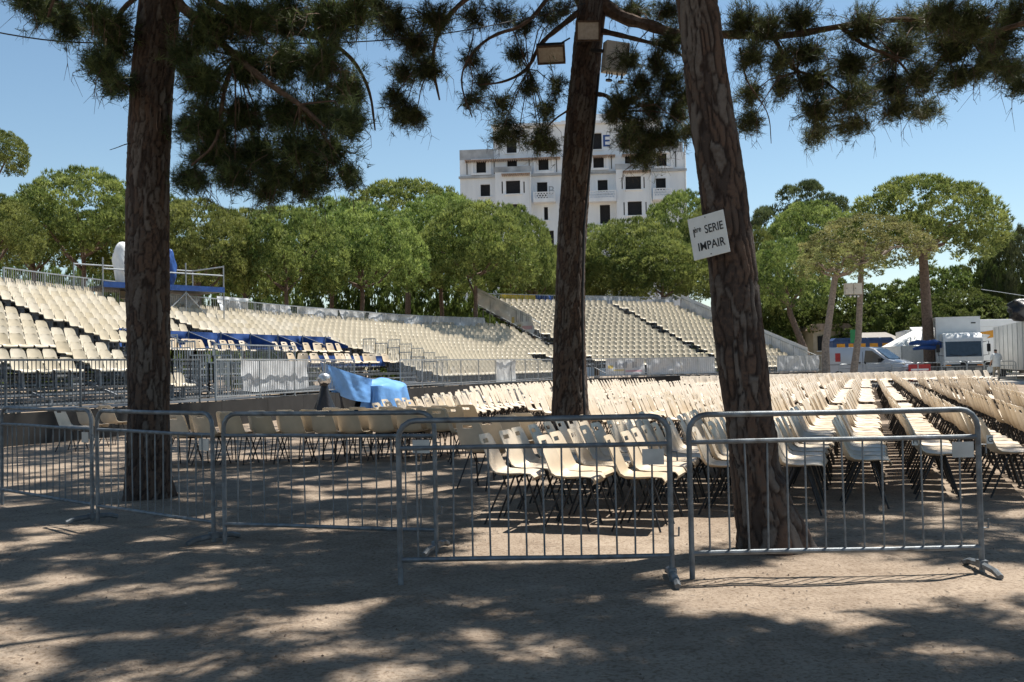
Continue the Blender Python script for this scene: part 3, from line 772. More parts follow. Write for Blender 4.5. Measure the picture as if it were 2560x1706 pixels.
# ================================================================== chairs
def shell(nu, nv, prof, wid, lift, hole=None, thick=0.006, name='shell', material=None):
    """prof: (x, z) along the shell from the front lip to the top edge; wid: half widths; lift: how far the edges curl"""
    n = len(prof)
    t = np.linspace(0, n - 1, nv + 1)
    px_ = np.interp(t, range(n), [p[0] for p in prof]); pz = np.interp(t, range(n), [p[1] for p in prof])
    w = np.interp(t, range(n), wid); lf = np.interp(t, range(n), lift)
    bm = bmesh.new(); grid = []
    tx, tz = np.gradient(px_), np.gradient(pz)
    for j in range(nv + 1):
        ln = math.hypot(tx[j], tz[j]) + 1e-9
        nx_, nz_ = -tz[j] / ln, tx[j] / ln           # normal towards the sitter
        if nx_ * 0.5 + nz_ < 0: nx_, nz_ = -nx_, -nz_
        row = []
        for i in range(nu + 1):
            u = -1 + 2 * i / nu
            e = lf[j] * abs(u) ** 2.2
            row.append(bm.verts.new((px_[j] + nx_ * e, u * w[j], pz[j] + nz_ * e)))
        grid.append(row)
    for j in range(nv):
        for i in range(nu):
            uc = abs(-1 + 2 * (i + 0.5) / nu)
            if hole and hole[0] <= j <= hole[1] and uc < hole[2]: continue
            bm.faces.new((grid[j][i], grid[j][i + 1], grid[j + 1][i + 1], grid[j + 1][i]))
    bmesh.ops.recalc_face_normals(bm, faces=bm.faces)
    if thick:
        bmesh.ops.solidify(bm, geom=bm.faces[:], thickness=thick)
    for f in bm.faces: f.smooth = True
    for e in bm.edges:
        if len(e.link_faces) == 2 and e.calc_face_angle(0) > 1.0: e.smooth = False
    me = bpy.data.meshes.new(name); bm.to_mesh(me); bm.free()
    me.materials.append(material)
    return me
C_PROF = [(0.235, 0.405), (0.245, 0.43), (0.225, 0.452), (0.14, 0.452), (0.02, 0.437), (-0.10, 0.437), (-0.165, 0.462), (-0.20, 0.52), (-0.222, 0.60), (-0.245, 0.68), (-0.262, 0.735), (-0.275, 0.775), (-0.287, 0.805), (-0.293, 0.818)]
C_WID = [0.165, 0.185, 0.20, 0.21, 0.215, 0.212, 0.208, 0.205, 0.20, 0.192, 0.185, 0.178, 0.160, 0.125]
C_LIFT = [0.0, 0.005, 0.012, 0.02, 0.03, 0.04, 0.05, 0.05, 0.04, 0.03, 0.022, 0.016, 0.012, 0.01]
CH_SHELL = shell(10, 26, C_PROF, C_WID, C_LIFT, (20, 21, 0.45), 0.007, 'shell', M['cream'])
CH_SHELL_S = shell(5, 13, C_PROF, C_WID, C_LIFT, (10, 10, 0.3), 0.0, 'shell', M['cream'])
def leg_paths():
    out = []
    for s in (-1, 1):
        out.append([(0.085, s * 0.15, 0.435), (0.21, s * 0.215, 0.0)])
        out.append([(-0.02, s * 0.15, 0.432), (-0.215, s * 0.215, 0.0)])
    return out
LEG_ME = [MB().tube(p, 0.0095, 6).mesh('leg', M['black'], smooth=True) for p in leg_paths()]
CROSS_ME = MB().tube([(0.085, -0.15, 0.432), (0.085, 0.15, 0.432)], 0.009, 6).tube([(-0.02, -0.15, 0.43), (-0.02, 0.15, 0.43)], 0.009, 6).mesh('seat_bracket', M['black'])
def whole_chair(shell_me, n=4):
    mb = MB()
    for p in leg_paths(): mb.tube(p, 0.011, n, cap=False)
    lm = mb.mesh('tmp', M['black'])
    bm = bmesh.new(); bm.from_mesh(shell_me); nf = len(bm.faces)
    bm.from_mesh(lm)
    bm.faces.ensure_lookup_table()
    for f in bm.faces[nf:]: f.material_index = 1
    me = bpy.data.meshes.new('plastic_chair'); bm.to_mesh(me); bm.free()
    me.materials.append(M['cream']); me.materials.append(M['black'])
    return me
CH_ONE = whole_chair(CH_SHELL)
CH_FAR = whole_chair(CH_SHELL_S, 3)
CHAIR_PROTO = [None]
def full_chair(loc, rz, label, group):
    root = empty('plastic_chair', loc, rz, label, 'chair', group)
    link('shell', CH_SHELL, root)
    for me in LEG_ME: link('leg', me, root)
    link('seat_bracket', CROSS_ME, root)
    return root
def visible(p, m=40):
    q = project(p)
    return q is not None and -m < q[0] < W + m and -m < q[1] < H + m

# every chair: (x, y, heading of the sitter, label key)
chairs = []
A = R(19)
dR = Vector((math.sin(A), math.cos(A), 0)); fR = Vector((math.cos(A), -math.sin(A), 0))
headR = math.atan2(fR.y, fR.x)
starts = [G(1286, 1304), G(1432, 1318), G(1606, 1322), G(1812, 1282), G(1996, 1280), G(2160, 1264), G(2345, 1244), G(2520, 1238)]
TAGS = {'row6': 'H', 'row7': 'G', 'rowR1': 'F'}
row_tags = {}
def row_of(start, n, key, skip=(), sp=0.49, jit=0.018, tagk=None):
    for i in range(n):
        if i in skip: continue
        p = start + dR * (sp * i)
        chairs.append((p.x + rng.normal() * jit, p.y + rng.normal() * jit, headR + rng.normal() * 0.035, key))
        if i == 0 and (tagk or key) in TAGS: row_tags[chairs[-1]] = TAGS[tagk or key]
S0 = Vector((starts[0].x, starts[0].y, 0))
for i, s in enumerate(starts):
    s = Vector((s.x, s.y, 0))
    n = int((49 - s.y) / (0.49 * math.cos(A)))
    # two cross aisles
    skip = set(range(27, 30)) | set(range(54, 57))
    if i < 2: skip |= set(range(8 + 2 * i, 18))                 # clear ground round the pine with the floodlights
    row_of(s, n, 'row%d' % i, skip)
last = Vector((starts[-1].x, starts[-1].y, 0))
for j in range(1, 4):                                              # rows beyond the last one whose end shows
    s = last + fR * (0.74 * j)
    row_of(s, int((40 - s.y) / 0.463), 'rowR', set(range(27, 30)), tagk='rowR%d' % j)
for j in range(1, 6):                                              # rows on the other side of the floodlight pine
    s = S0 - fR * (0.76 * j) + dR * (6.2 + 1.3 * j)
    if j == 3: continue                                            # the aisle
    row_of(s, int((46 - 1.2 * j - s.y) / 0.463), 'rowM', set(range(14, 17)))
# block with its backs to the barriers
aisle = S0 - fR * (0.76 * 5.9)
def front_x(y):                                                    # face of the grandstand plinth at depth y
    return float(np.interp(y, [10, 16.5, 22, 28, 36.5, 43, 50, 57], [-14, -12.5, -10.2, -7.5, -5.6, -2.6, 0, 3]))
for j in range(6, 13):                                             # sunlit rows between the floodlight pine and the plinth
    if j == 6: continue
    s = S0 - fR * (0.76 * j)
    for i in range(100):
        p = s + dR * (0.49 * i)
        left = max(float(np.interp(p.y, [17, 19, 24, 30], [-3.1, -2.7, -2.1, -1.2])), front_x(p.y) + 1.3)
        if p.y < 18.9 or p.y > 45 or p.x < left: continue
        chairs.append((p.x + rng.normal() * 0.02, p.y + rng.normal() * 0.02, headR + R(6) + rng.normal() * 0.05, 'back'))
for j in range(3):
    y = 16.3 + 0.62 * j
    x1 = float(np.interp(y, [16, 18, 20], [-1.0, -0.2, 0.2]))
    x = -5.7 + (0.24 if j % 2 else 0.0)
    if j > 1: x = max(float(np.interp(y, [17, 19, 24, 30], [-3.1, -2.7, -2.1, -1.2])), front_x(y) + 1.2) + 0.2 * (j % 2)
    while x < x1:
        yy = y + 0.045 * (x + 3) 
        chairs.append((x + rng.normal() * 0.02, yy + rng.normal() * 0.02, R(72) + rng.normal() * 0.05, 'back0'))
        x += 0.455
# a few standing loose in front of that block
for (px_, py_, hd) in ((1158, 1158, R(8)), (1205, 1222, R(55)), (1248, 1206, R(58)), (1292, 1190, R(60)), (1330, 1180, R(60)), (180, 1128, R(-8)), (232, 1120, R(70)), (285, 1112, R(70))):
    p = G(px_, py_); chairs.append((p.x, p.y, hd, 'loose'))
# the far chairs turned towards the stage
for j in range(4):
    for i in range(30):
        x, y = 8.5 + 0.5 * i, 47.6 + 0.85 * j + 0.06 * i
        chairs.append((x, y, R(-58) + rng.normal() * 0.04, 'far'))

# keep clear of trunks
trunks = [(root5.location.x, root5.location.y, 0.55), (t1.location.x, t1.location.y, 0.55), (t2.location.x, t2.location.y, 0.6), (t3.location.x + 0.1, t3.location.y, 0.5)]
chairs = [c for c in chairs if all(math.hypot(c[0] - a, c[1] - b) > r for a, b, r in trunks)]
LBL = {
 'row0': ('cream plastic chair in the short row whose first chair stands in full sun', 'chairs of the sunlit short row'),
 'row1': ('cream plastic chair in the second row behind the overlapping barrier', 'chairs of the second row'),
 'row2': ('cream plastic chair in the third row, just before the leaning pine', 'chairs of the third row'),
 'row3': ('cream plastic chair in the row whose end is partly hidden by the leaning pine', 'chairs of the row at the leaning pine'),
 'row4': ('cream plastic chair in the row that starts beside the leaning pine root', 'chairs of the row past the leaning pine'),
 'row5': ('cream plastic chair in the second long row past the leaning pine', 'chairs of the second row past the pine'),
 'row6': ('cream plastic chair in the third long row past the leaning pine', 'chairs of the third row past the pine'),
 'row7': ('cream plastic chair in the fourth long row past the leaning pine', 'chairs of the fourth row past the pine'),
 'rowR': ('cream plastic chair in the outermost long rows, away from the grandstand', 'chairs of the outermost rows'),
 'rowM': ('cream plastic chair in the long sunlit rows beyond the floodlight pine', 'chairs beyond the floodlight pine'),
 'back0': ('cream plastic chair with its back to the barriers in the shaded front rows', 'chairs with their backs to the barriers'),
 'back': ('cream plastic chair in the sunlit rows between the dark plinth and the floodlight pine', 'chairs in the rows near the plinth'),
 'loose': ('cream plastic chair standing loose in the shade before the block of chairs', 'loose chairs in the shade'),
 'far': ('cream plastic chair turned the other way in the farthest rows by the vehicles', 'chairs in the farthest rows'),
}
def text_mesh(txt, size, m, bold=0.0):
    cu = bpy.data.curves.new('lettering', 'FONT'); cu.body = txt; cu.size = size; cu.extrude = 0.004 * size; cu.offset = bold * size
    tmp = bpy.data.objects.new('lettering', cu); COL.objects.link(tmp)
    bpy.context.view_layer.update()
    me = bpy.data.meshes.new_from_object(tmp.evaluated_get(bpy.context.evaluated_depsgraph_get()))
    bpy.data.objects.remove(tmp)
    me.materials.clear(); me.materials.append(m)
    return me
def row_letter(root, ch):
    t = MB().box((-0.205, -0.20, 0.60), (0.062, 0.004, 0.088)).build('row_tag', M['paper'], root)
    o = link('letter', text_mesh(ch, 0.072, M['ink'], 0.012), t, (-0.227, -0.2035, 0.576)); o.rotation_euler = (R(90), 0, 0)
chairs.sort(key=lambda c: c[0] ** 2 + c[1] ** 2)
near_n, far_inst = 0, []
for (x, y, hd, key) in chairs:
    letter = row_tags.get((x, y, hd, key))
    vis = visible((x, y, 0.5), 60)
    if vis and near_n < 300:
        lab, grp = LBL[key]
        if near_n < 130:
            fcr = full_chair((x, y, 0), hd, lab, grp)
            if letter: row_letter(fcr, letter)
        else:
            tag(link('plastic_chair', CH_ONE, None, (x, y, 0), hd), lab, 'chair', grp)
        near_n += 1
    elif visible((x, y, 0.5), 300):
        far_inst.append((x, y, 0.0, hd))
def merged(me, inst, name):
    """many copies of a small mesh joined into one, with its material slots"""
    nv = len(me.vertices); V = np.empty(nv * 3, np.float32); me.vertices.foreach_get('co', V); V = V.reshape(-1, 3)
    nl = len(me.loops); Lp = np.empty(nl, np.int32); me.loops.foreach_get('vertex_index', Lp)
    npoly = len(me.polygons); ls = np.empty(npoly, np.int32); me.polygons.foreach_get('loop_start', ls)
    mi = np.empty(npoly, np.int32); me.polygons.foreach_get('material_index', mi)
    sm = np.empty(npoly, bool); me.polygons.foreach_get('use_smooth', sm)
    I = np.array(inst, np.float32); n = len(I)
    c, s = np.cos(I[:, 3]), np.sin(I[:, 3])
    X = V[None, :, 0] * c[:, None] - V[None, :, 1] * s[:, None] + I[:, 0:1]
    Yv = V[None, :, 0] * s[:, None] + V[None, :, 1] * c[:, None] + I[:, 1:2]
    Z = V[None, :, 2] + I[:, 2:3]
    out = bpy.data.meshes.new(name)
    out.vertices.add(n * nv); out.loops.add(n * nl); out.polygons.add(n * npoly)
    out.vertices.foreach_set('co', np.stack([X, Yv, Z], -1).astype(np.float32).ravel())
    out.loops.foreach_set('vertex_index', (Lp[None] + nv * np.arange(n, dtype=np.int32)[:, None]).astype(np.int32).ravel())
    out.polygons.foreach_set('loop_start', (ls[None] + nl * np.arange(n, dtype=np.int32)[:, None]).astype(np.int32).ravel())
    out.polygons.foreach_set('material_index', np.tile(mi, n)); out.polygons.foreach_set('use_smooth', np.tile(sm, n))
    for m_ in me.materials: out.materials.append(m_)
    out.update(calc_edges=True)
    return out
tag(link('plastic_chairs', merged(CH_FAR, far_inst, 'plastic_chairs')), 'the farther rows of cream plastic chairs filling the ground', 'chairs', kind='stuff')
print('chairs', len(chairs), 'far', len(far_inst))
# ================================================================== grandstand
FR = [(-14.6, 12.0), (-12.5, 16.5), (-10.2, 22.0), (-7.7, 28.0), (-5.7, 35.5), (-2.9, 43.0), (0.0, 50.0), (3.2, 57.0), (8.2, 61.6), (16.0, 66.0), (23.5, 71.5)]
def catmull(P, m=24):
    P = [np.array(p, float) for p in P]
    P = [2 * P[0] - P[1]] + P + [2 * P[-1] - P[-2]]
    out = []
    for i in range(1, len(P) - 2):
        for k in range(m):
            t = k / m
            out.append(0.5 * ((2 * P[i]) + (-P[i - 1] + P[i + 1]) * t + (2 * P[i - 1] - 5 * P[i] + 4 * P[i + 1] - P[i + 2]) * t * t + (-P[i - 1] + 3 * P[i] - 3 * P[i + 1] + P[i + 2]) * t ** 3))
    out.append(P[-2])
    return np.array(out)
fc = catmull(FR)
fs = np.concatenate([[0], np.cumsum(np.linalg.norm(np.diff(fc, axis=0), axis=1))])
SMAX = fs[-1]
def fpt(s):
    return np.array([np.interp(s, fs, fc[:, 0]), np.interp(s, fs, fc[:, 1])])
def fnorm(s):                                   # outward (away from the chairs)
    d = fpt(min(s + 1.6, SMAX)) - fpt(max(s - 1.6, 0))
    d /= np.linalg.norm(d)
    return np.array([-d[1], d[0]])
def s_at_y(y): return float(np.interp(y, fc[:, 1], fs))
def off(s, d, z=0.0):
    p = fpt(s) + fnorm(s) * d
    return Vector((p[0], p[1], z))
ZP = 0.70                                        # plinth top
S_END = s_at_y(70.5)
S_C = s_at_y(60.3)                               # beyond this the tall section
WALK = 1.3
def RW(s): return 0.80 if s >= S_C else 0.62     # depth of a row
def rise(s): return 0.305 if s >= S_C else float(np.interp(s, [0, s_at_y(30), s_at_y(46)], [0.228, 0.228, 0.218]))
def nrows(s): return 16 if s < s_at_y(38) else (14 if s < S_C else 17)
def rowpos(s, k): return off(s, WALK + RW(s) * k, ZP + rise(s) * k)
V1, V2 = s_at_y(31.5), s_at_y(44.5)              # boxes hung with blue cloth replace the lower rows here
def has_deck(s, k):
    if V1 < s < V2 and k < 8: return False
    if s_at_y(58.2) < s < s_at_y(62.3) and k < 5 - 0.75 * (s - s_at_y(58.2)): return False   # stairway between the two blocks
    return k < nrows(s)
AISLES = [(s_at_y(20.2), 0.7), (s_at_y(29.0), 0.75), (s_at_y(36.5), 0.5), (S_C + 0.1, 0.55), (s_at_y(65.4), 0.5)]

stand = empty('grandstand', off(s_at_y(28), 4, 0), 0, 'curved steel grandstand with a dark plinth behind the chairs', 'grandstand')
SL = Vector(stand.location)
def spart(mb, name, m, parent=stand, **kw):
    return mb.build(name, m, parent, loc=-SL, **kw)
def strip(rows_fn, ss):
    """grid of points: for each s a list of points"""
    return MB().grid([rows_fn(s) for s in ss])
S_A = np.arange(0.0, S_END + 0.01, 1.0)
# plinth in boards of 2.4 m
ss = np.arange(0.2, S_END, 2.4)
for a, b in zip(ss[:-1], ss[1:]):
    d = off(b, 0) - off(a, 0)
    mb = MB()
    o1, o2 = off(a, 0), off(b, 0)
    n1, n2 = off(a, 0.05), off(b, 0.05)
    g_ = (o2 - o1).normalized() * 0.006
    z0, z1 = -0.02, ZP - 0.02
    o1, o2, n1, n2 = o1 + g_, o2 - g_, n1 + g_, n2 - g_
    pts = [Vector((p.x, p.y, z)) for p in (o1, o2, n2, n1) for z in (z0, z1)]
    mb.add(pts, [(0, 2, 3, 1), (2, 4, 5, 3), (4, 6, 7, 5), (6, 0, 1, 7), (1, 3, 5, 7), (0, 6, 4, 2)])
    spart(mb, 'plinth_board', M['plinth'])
# walkway
spart(strip(lambda s: [off(s, 0.02, ZP), off(s, WALK + 0.02, ZP)], S_A), 'walkway', M['deck'])
# decks row by row, in lengths
def seg_list(k):
    out, cur = [], []
    for s in np.arange(0.0, S_END + 0.01, 0.8):
        if cur and cur[-1] < S_C <= s:
            if len(cur) > 1: out.append(cur)
            cur = []
        if has_deck(s, k): cur.append(s)
        else:
            if len(cur) > 1: out.append(cur)
            cur = []
    if len(cur) > 1: out.append(cur)
    return out
for k in range(17):
    for sg in seg_list(k):
        mb = MB()
        top = [(off(s, WALK + RW(s) * k, ZP + rise(s) * k), off(s, WALK + RW(s) * (k + 1), ZP + rise(s) * k)) for s in sg]
        low = [(off(s, WALK + RW(s) * k, ZP + rise(s) * k - 0.06), off(s, WALK + RW(s) * (k + 1), ZP + rise(s) * k - 0.06)) for s in sg]
        mb.grid([[l[0], t[0], t[1], l[1]] for t, l in zip(top, low)])
        spart(mb, 'deck_plank', M['deck'])
        rb = MB()
        if k > 0:
            rb.grid([[off(s, WALK + RW(s) * k + 0.03, ZP + rise(s) * (k - 1) + 0.012), off(s, WALK + RW(s) * k + 0.03, ZP + rise(s) * (k - 1) + 0.6 * rise(s))] for s in sg])
            spart(rb, 'riser_shade', M['deck'])  # dark sheet added to close the gap, standing in for shade under the decks
        # toe bar along the edge of each deck
        mb = MB()
        for s, s2 in zip(sg[:-1], sg[1:]):
            mb.beam(off(s, WALK + RW(s) * k - 0.015, ZP + rise(s) * k - 0.16), off(s2, WALK + RW(s2) * k - 0.015, ZP + rise(s2) * k - 0.16), 0.03, 0.05)
        spart(mb, 'cross_bar', M['scaff'])
# scaffold legs and braces under the decks
for s in np.arange(1.0, S_END, 2.4):
    mb = MB()
    nr = nrows(s)
    for k in range(1 if not (V1 < s < V2) else 8, nr, 3):
        if not has_deck(s, k): continue
        p = rowpos(s, k)
        mb.beam((p.x, p.y, 0), (p.x, p.y, p.z - 0.05), 0.05)
    p0, p1 = rowpos(s, min(1 if not (V1 < s < V2) else 8, nr - 1)), off(s, WALK + RW(s) * nr, ZP + rise(s) * (nr - 1) - 0.05)
    mb.beam((p0.x, p0.y, p0.z - 0.1), p1, 0.05)
    mb.beam((p1.x, p1.y, 0), p1, 0.05)
    mb.beam((p0.x, p0.y, 0.1), (p1.x, p1.y, p1.z - 0.8), 0.04)
    spart(mb, 'scaffold_frame', M['scaff'])
# rear closing sheet of dark mesh under the top row
# ---- seats
S_PROF = [(0.215, 0.375), (0.225, 0.405), (0.20, 0.425), (0.08, 0.405), (-0.06, 0.40), (-0.14, 0.43), (-0.175, 0.50), (-0.195, 0.58), (-0.212, 0.68), (-0.222, 0.74), (-0.228, 0.775)]
S_WID = [0.20, 0.22, 0.23, 0.235, 0.237, 0.237, 0.236, 0.232, 0.222, 0.195, 0.14]
S_LIFT = [0.0, 0.01, 0.02, 0.04, 0.06, 0.07, 0.08, 0.07, 0.055, 0.04, 0.03]
def whole_seat(nu, nv, thick):
    sh = shell(nu, nv, S_PROF, S_WID, S_LIFT, None, thick, 'seat_shell', M['seat'])
    mb = MB().box((-0.02, 0, 0.20), (0.10, 0.06, 0.40)).box((0.0, 0, 0.385), (0.26, 0.20, 0.025))
    lm = mb.mesh('tmp', M['scaff'])
    bm = bmesh.new(); bm.from_mesh(sh); nf = len(bm.faces); bm.from_mesh(lm); bm.faces.ensure_lookup_table()
    for f in bm.faces[nf:]: f.material_index = 1
    me = bpy.data.meshes.new('stand_seat'); bm.to_mesh(me); bm.free()
    me.materials.append(M['seat']); me.materials.append(M['scaff'])
    return me
SEAT_ONE, SEAT_FAR = whole_seat(8, 16, 0.008), whole_seat(4, 8, 0.0)
def seat_here(s, k):
    for a, w in AISLES:
        if abs(s - a) < w: return False
    if not has_deck(s, k): return False
    y = fpt(s)[1]
    if y < 27.6 and k < 5:                             # mostly bare lower steps at the shaded end
        return (k == 3 and 21.5 < y < 25.4) or (k == 2 and 23.6 < y < 25.6) or (k in (2, 3, 4) and 26.2 < y)
    if 29.0 < y < 31.5 and k < 6: return False         # steps with hand rails
    if V2 < s < V2 + 0.8 and k < 3: return False
    return True
seats = []
for k in range(17):
    s = 1.0
    while s < S_END - 0.4:
        # equal spacing along the row itself
        d = WALK + RW(s) * k + 0.42
        p, q = off(s, d), off(s + 0.2, d)
        stretch = max(0.4, (q - p).length / 0.2)
        if seat_here(s, k):
            n_ = fnorm(s)
            hd = math.atan2(-n_[1], -n_[0]) + rng.normal() * 0.02
            seats.append((p.x, p.y, ZP + rise(s) * k - 0.002, hd, s, k))
        s += 0.50 / stretch
seats.sort(key=lambda c: c[0] ** 2 + c[1] ** 2)
def seat_label(s, k):
    y = fpt(s)[1]
    if y < 27.6 and k < 5: return ('ivory bucket seat left on the bare lower steps of the grandstand', 'seats on the bare lower steps')
    part = 'before the first stairway' if y < 29 else ('above the blue cloth boxes' if y < 44.5 else 'past the blue cloth boxes')
    word = ['front', 'second', 'third', 'fourth', 'fifth', 'sixth', 'seventh', 'eighth', 'ninth', 'tenth', 'eleventh', 'twelfth', 'thirteenth', 'fourteenth', 'fifteenth', 'top'][min(k, 15)]
    if y < 44.5:
        return ('ivory bucket seat in the %s row of the grandstand, %s' % (word, part), '%s row seats %s' % (word, part))
    return ('ivory bucket seat in the sunlit rows %s' % part, 'seats past the blue boxes')
nn, far_seats = 0, []
for (x, y, z, hd, s, k) in seats:
    if visible((x, y, z + 0.4), 20) and nn < 300:
        lab, grp = seat_label(s, k)
        tag(link('stand_seat', SEAT_ONE, None, (x, y, z), hd), lab, 'seat', grp)
        nn += 1
    elif visible((x, y, z + 0.4), 200):
        far_seats.append((x, y, z, hd))
tag(link('stand_seats', merged(SEAT_FAR, far_seats, 'stand_seats')), 'the farther rows of ivory bucket seats on the curved grandstand', 'seats', kind='stuff')
print('seats', len(seats), 'far', len(far_seats))

# ---- railings
def railing(pts, label, h=1.1, post=2.0, gap=0.11, group='steel railings of the grandstand', m='galv_lt', bw=0.016, name='railing', foot=0.0, bottom=0.10):
    """pts: base points of a rail run; bars, rails and posts follow them"""
    pts = [Vector(p) for p in pts]
    L = [0.0]
    for a, b in zip(pts[:-1], pts[1:]): L.append(L[-1] + (b - a).length)
    def P(d):
        i = max(0, min(len(pts) - 2, int(np.searchsorted(L, d) - 1)))
        t = (d - L[i]) / max(1e-6, L[i + 1] - L[i])
        return pts[i].lerp(pts[i + 1], min(max(t, 0), 1))
    root = empty(name, pts[0], 0, label, 'railing', group)
    o = -pts[0]
    n = max(1, round(L[-1] / post))
    edges = [L[-1] * i / n for i in range(n + 1)]
    for d in edges:
        p = P(d)
        MB().box((0, 0, (h - foot) / 2 + foot - 0.02), (0.045, 0.045, h + 0.04 - foot)).build('post', M[m], root, loc=p + o)
    top, bot, bars = MB(), MB(), MB()
    for a, b in zip(edges[:-1], edges[1:]):
        pa, pb = P(a), P(b)
        up = Vector((0, 0, 1))
        top.beam(pa + up * h, pb + up * h, 0.045, 0.045)
        bot.beam(pa + up * bottom, pb + up * bottom, 0.035, 0.035)
        k = int((b - a) / gap)
        for i in range(1, k):
            q = pa.lerp(pb, i / k)
            bars.beam(q + up * bottom, q + up * h, bw, bw)
    top.build('top_rail', M[m], root, loc=o); bot.build('bottom_rail', M[m], root, loc=o)
    tag(bars.build('bars', M[m], root, loc=o), kind='stuff')
    return root
def run(s0, s1, d, zf, step=1.0):
    return [off(s, d, zf(s)) for s in np.arange(s0, s1 + 0.01, step)]
railing(run(s_at_y(14), s_at_y(27.4), 0.12, lambda s: ZP), 'dark shaded railing along the bare lower steps of the grandstand', m='galv')  # darker steel than the other railings, putting the shade into the colour
railing(run(s_at_y(27.5), s_at_y(36.2), 0.12, lambda s: ZP), 'sunlit railing on the plinth, hung with a grey sheet')
railing(run(s_at_y(39.6), s_at_y(55.6), 0.12, lambda s: ZP), 'sunlit railing on the plinth, hung with a small white cloth')
railing(run(s_at_y(56.4), s_at_y(70), 0.12, lambda s: ZP), 'far railing on the plinth, hung with two pale banners', gap=0.16)
zt = lambda s: ZP + rise(s) * (nrows(s) - 1)
dt = lambda s: WALK + RW(s) * nrows(s) - 0.05
def run_top(s0, s1): return [off(s, dt((s0 + s1) / 2), ZP + rise(s) * (nrows((s0 + s1) / 2) - 1)) for s in np.arange(s0, s1 + 0.01, 1.0)]
railing(run_top(s_at_y(22), s_at_y(28.6)), 'top railing of the grandstand backed by dark blue sheeting')
railing(run_top(s_at_y(29.2), s_at_y(32.0)), 'top railing of the grandstand beside the wrapped white equipment')
railing(run_top(s_at_y(32.4), s_at_y(37.4)), 'top railing of the grandstand below the scaffold platform')
railing(run_top(s_at_y(38.4), s_at_y(59.6)), 'long top railing hung with loose silver sheets', gap=0.13)
railing(run_top(S_C + 0.4, S_END), 'highest railing, along the back of the far seating block', gap=0.15)
# hand rails that step down beside the stairways
for i, (y, ks, lab) in enumerate([(29.9, (0, 5), 'stepped hand rail beside the stairs next to the blue cloth boxes'), (31.2, (0, 5), 'stepped hand rail against the first blue cloth wall'),
                                  (44.9, (0, 6), 'stepped hand rail past the last blue cloth box'), (47.0, (1, 6), 'stepped hand rail by the stairs past the blue boxes')]):
    s = s_at_y(y)
    root = empty('hand_rail', rowpos(s, ks[0]), 0, lab, 'railing', 'stepped hand rails on the stairs')
    o = -Vector(root.location)
    for k in range(*ks):
        mb = MB()
        a = rowpos(s, k); b = off(s, WALK + RW(s) * (k + 1), a.z)
        if V1 < s < V2: pass
        up = Vector((0, 0, 1))
        mb.beam(a + up * 1.05, b + up * 1.05, 0.04); mb.beam(a + up * 0.1, b + up * 0.1, 0.03)
        for j in range(8):
            q = a.lerp(b, j / 7); mb.beam(q - up * 0.03, q + up * 1.05, 0.035 if j in (0, 7) else 0.016)
        mb.build('rail_panel', M['galv_lt'], root, loc=o)

# ---- boxes hung with blue cloth: three broad steps, partitions, loose chairs
boxes = empty('box_platform', off((V1 + V2) / 2, 2, 0), 0, 'stepped platform of open boxes hung with royal blue cloth', 'platform')
BL = Vector(boxes.location)
terr = [(0.3, 2.1, 0.85), (2.1, 3.9, 1.3), (3.9, 6.1, 1.8)]
vs = np.linspace(V1 + 0.1, V2 - 0.1, 18)
for (d0, d1, z) in terr:
    mb = MB()
    for a, b in zip(vs[:-1], vs[1:]):
        p = [off(a, d0, z), off(b, d0, z), off(b, d1, z), off(a, d1, z)]
        v = [Vector((q.x, q.y, zz)) for q in p for zz in (z - 0.09, z)]
        mb.add(v, [(1, 3, 5, 7), (0, 6, 4, 2), (0, 2, 3, 1), (4, 6, 7, 5), (2, 4, 5, 3), (6, 0, 1, 7)])
    mb.build('platform_deck', M['deck'], boxes, loc=-BL)
    mb = MB()
    for a, b in zip(vs[:-1], vs[1:]):
        for dz in (0.22, 0.42):
            mb.beam(off(a, d0 - 0.02, z - dz), off(b, d0 - 0.02, z - dz), 0.03, 0.05)
    for a in vs[::2]: mb.beam(off(a, d0 + 0.03, 0), off(a, d0 + 0.03, z - 0.09), 0.05)
    mb.build('support_frame', M['scaff'], boxes, loc=-BL)
def cloth(p00, p10, p01, p11, nu=16, nv=9, amp=0.03, seed=0, sag=0.0):
    """wrinkled sheet between four corners (p00 p10 top edge, p01 p11 bottom edge), with thickness"""
    r = np.random.default_rng(seed)
    p00, p10, p01, p11 = [np.array(p, float) for p in (p00, p10, p01, p11)]
    n = nrm(np.cross(p10 - p00, p01 - p00))
    ph = r.uniform(0, 6, 6)
    P = []
    for i in range(nu + 1):
        u = i / nu; row = []
        for j in range(nv + 1):
            v = j / nv
            p = (p00 * (1 - u) + p10 * u) * (1 - v) + (p01 * (1 - u) + p11 * u) * v
            w = amp * (math.sin(u * 9 + ph[0] + v * 4) + 0.7 * math.sin(u * 21 + ph[1] - v * 5) + 0.6 * math.sin(v * 7 + ph[2] + u * 6) + 0.35 * abs(math.sin(u * 17 + v * 11 + ph[3])) + 0.3 * abs(math.sin(u * 8 - v * 15 + ph[4])))
            p = p + n * w * (0.35 + 0.65 * math.sin(math.pi * min(1, v * 0.9 + 0.05)))
            p[2] -= sag * math.sin(math.pi * u) * (0.3 + 0.7 * v)
            row.append(p)
        P.append(row)
    mb = MB(); mb.grid(P)
    Q = [[p + n * 0.006 for p in r_] for r_ in P]
    mb.grid(Q)
    return mb
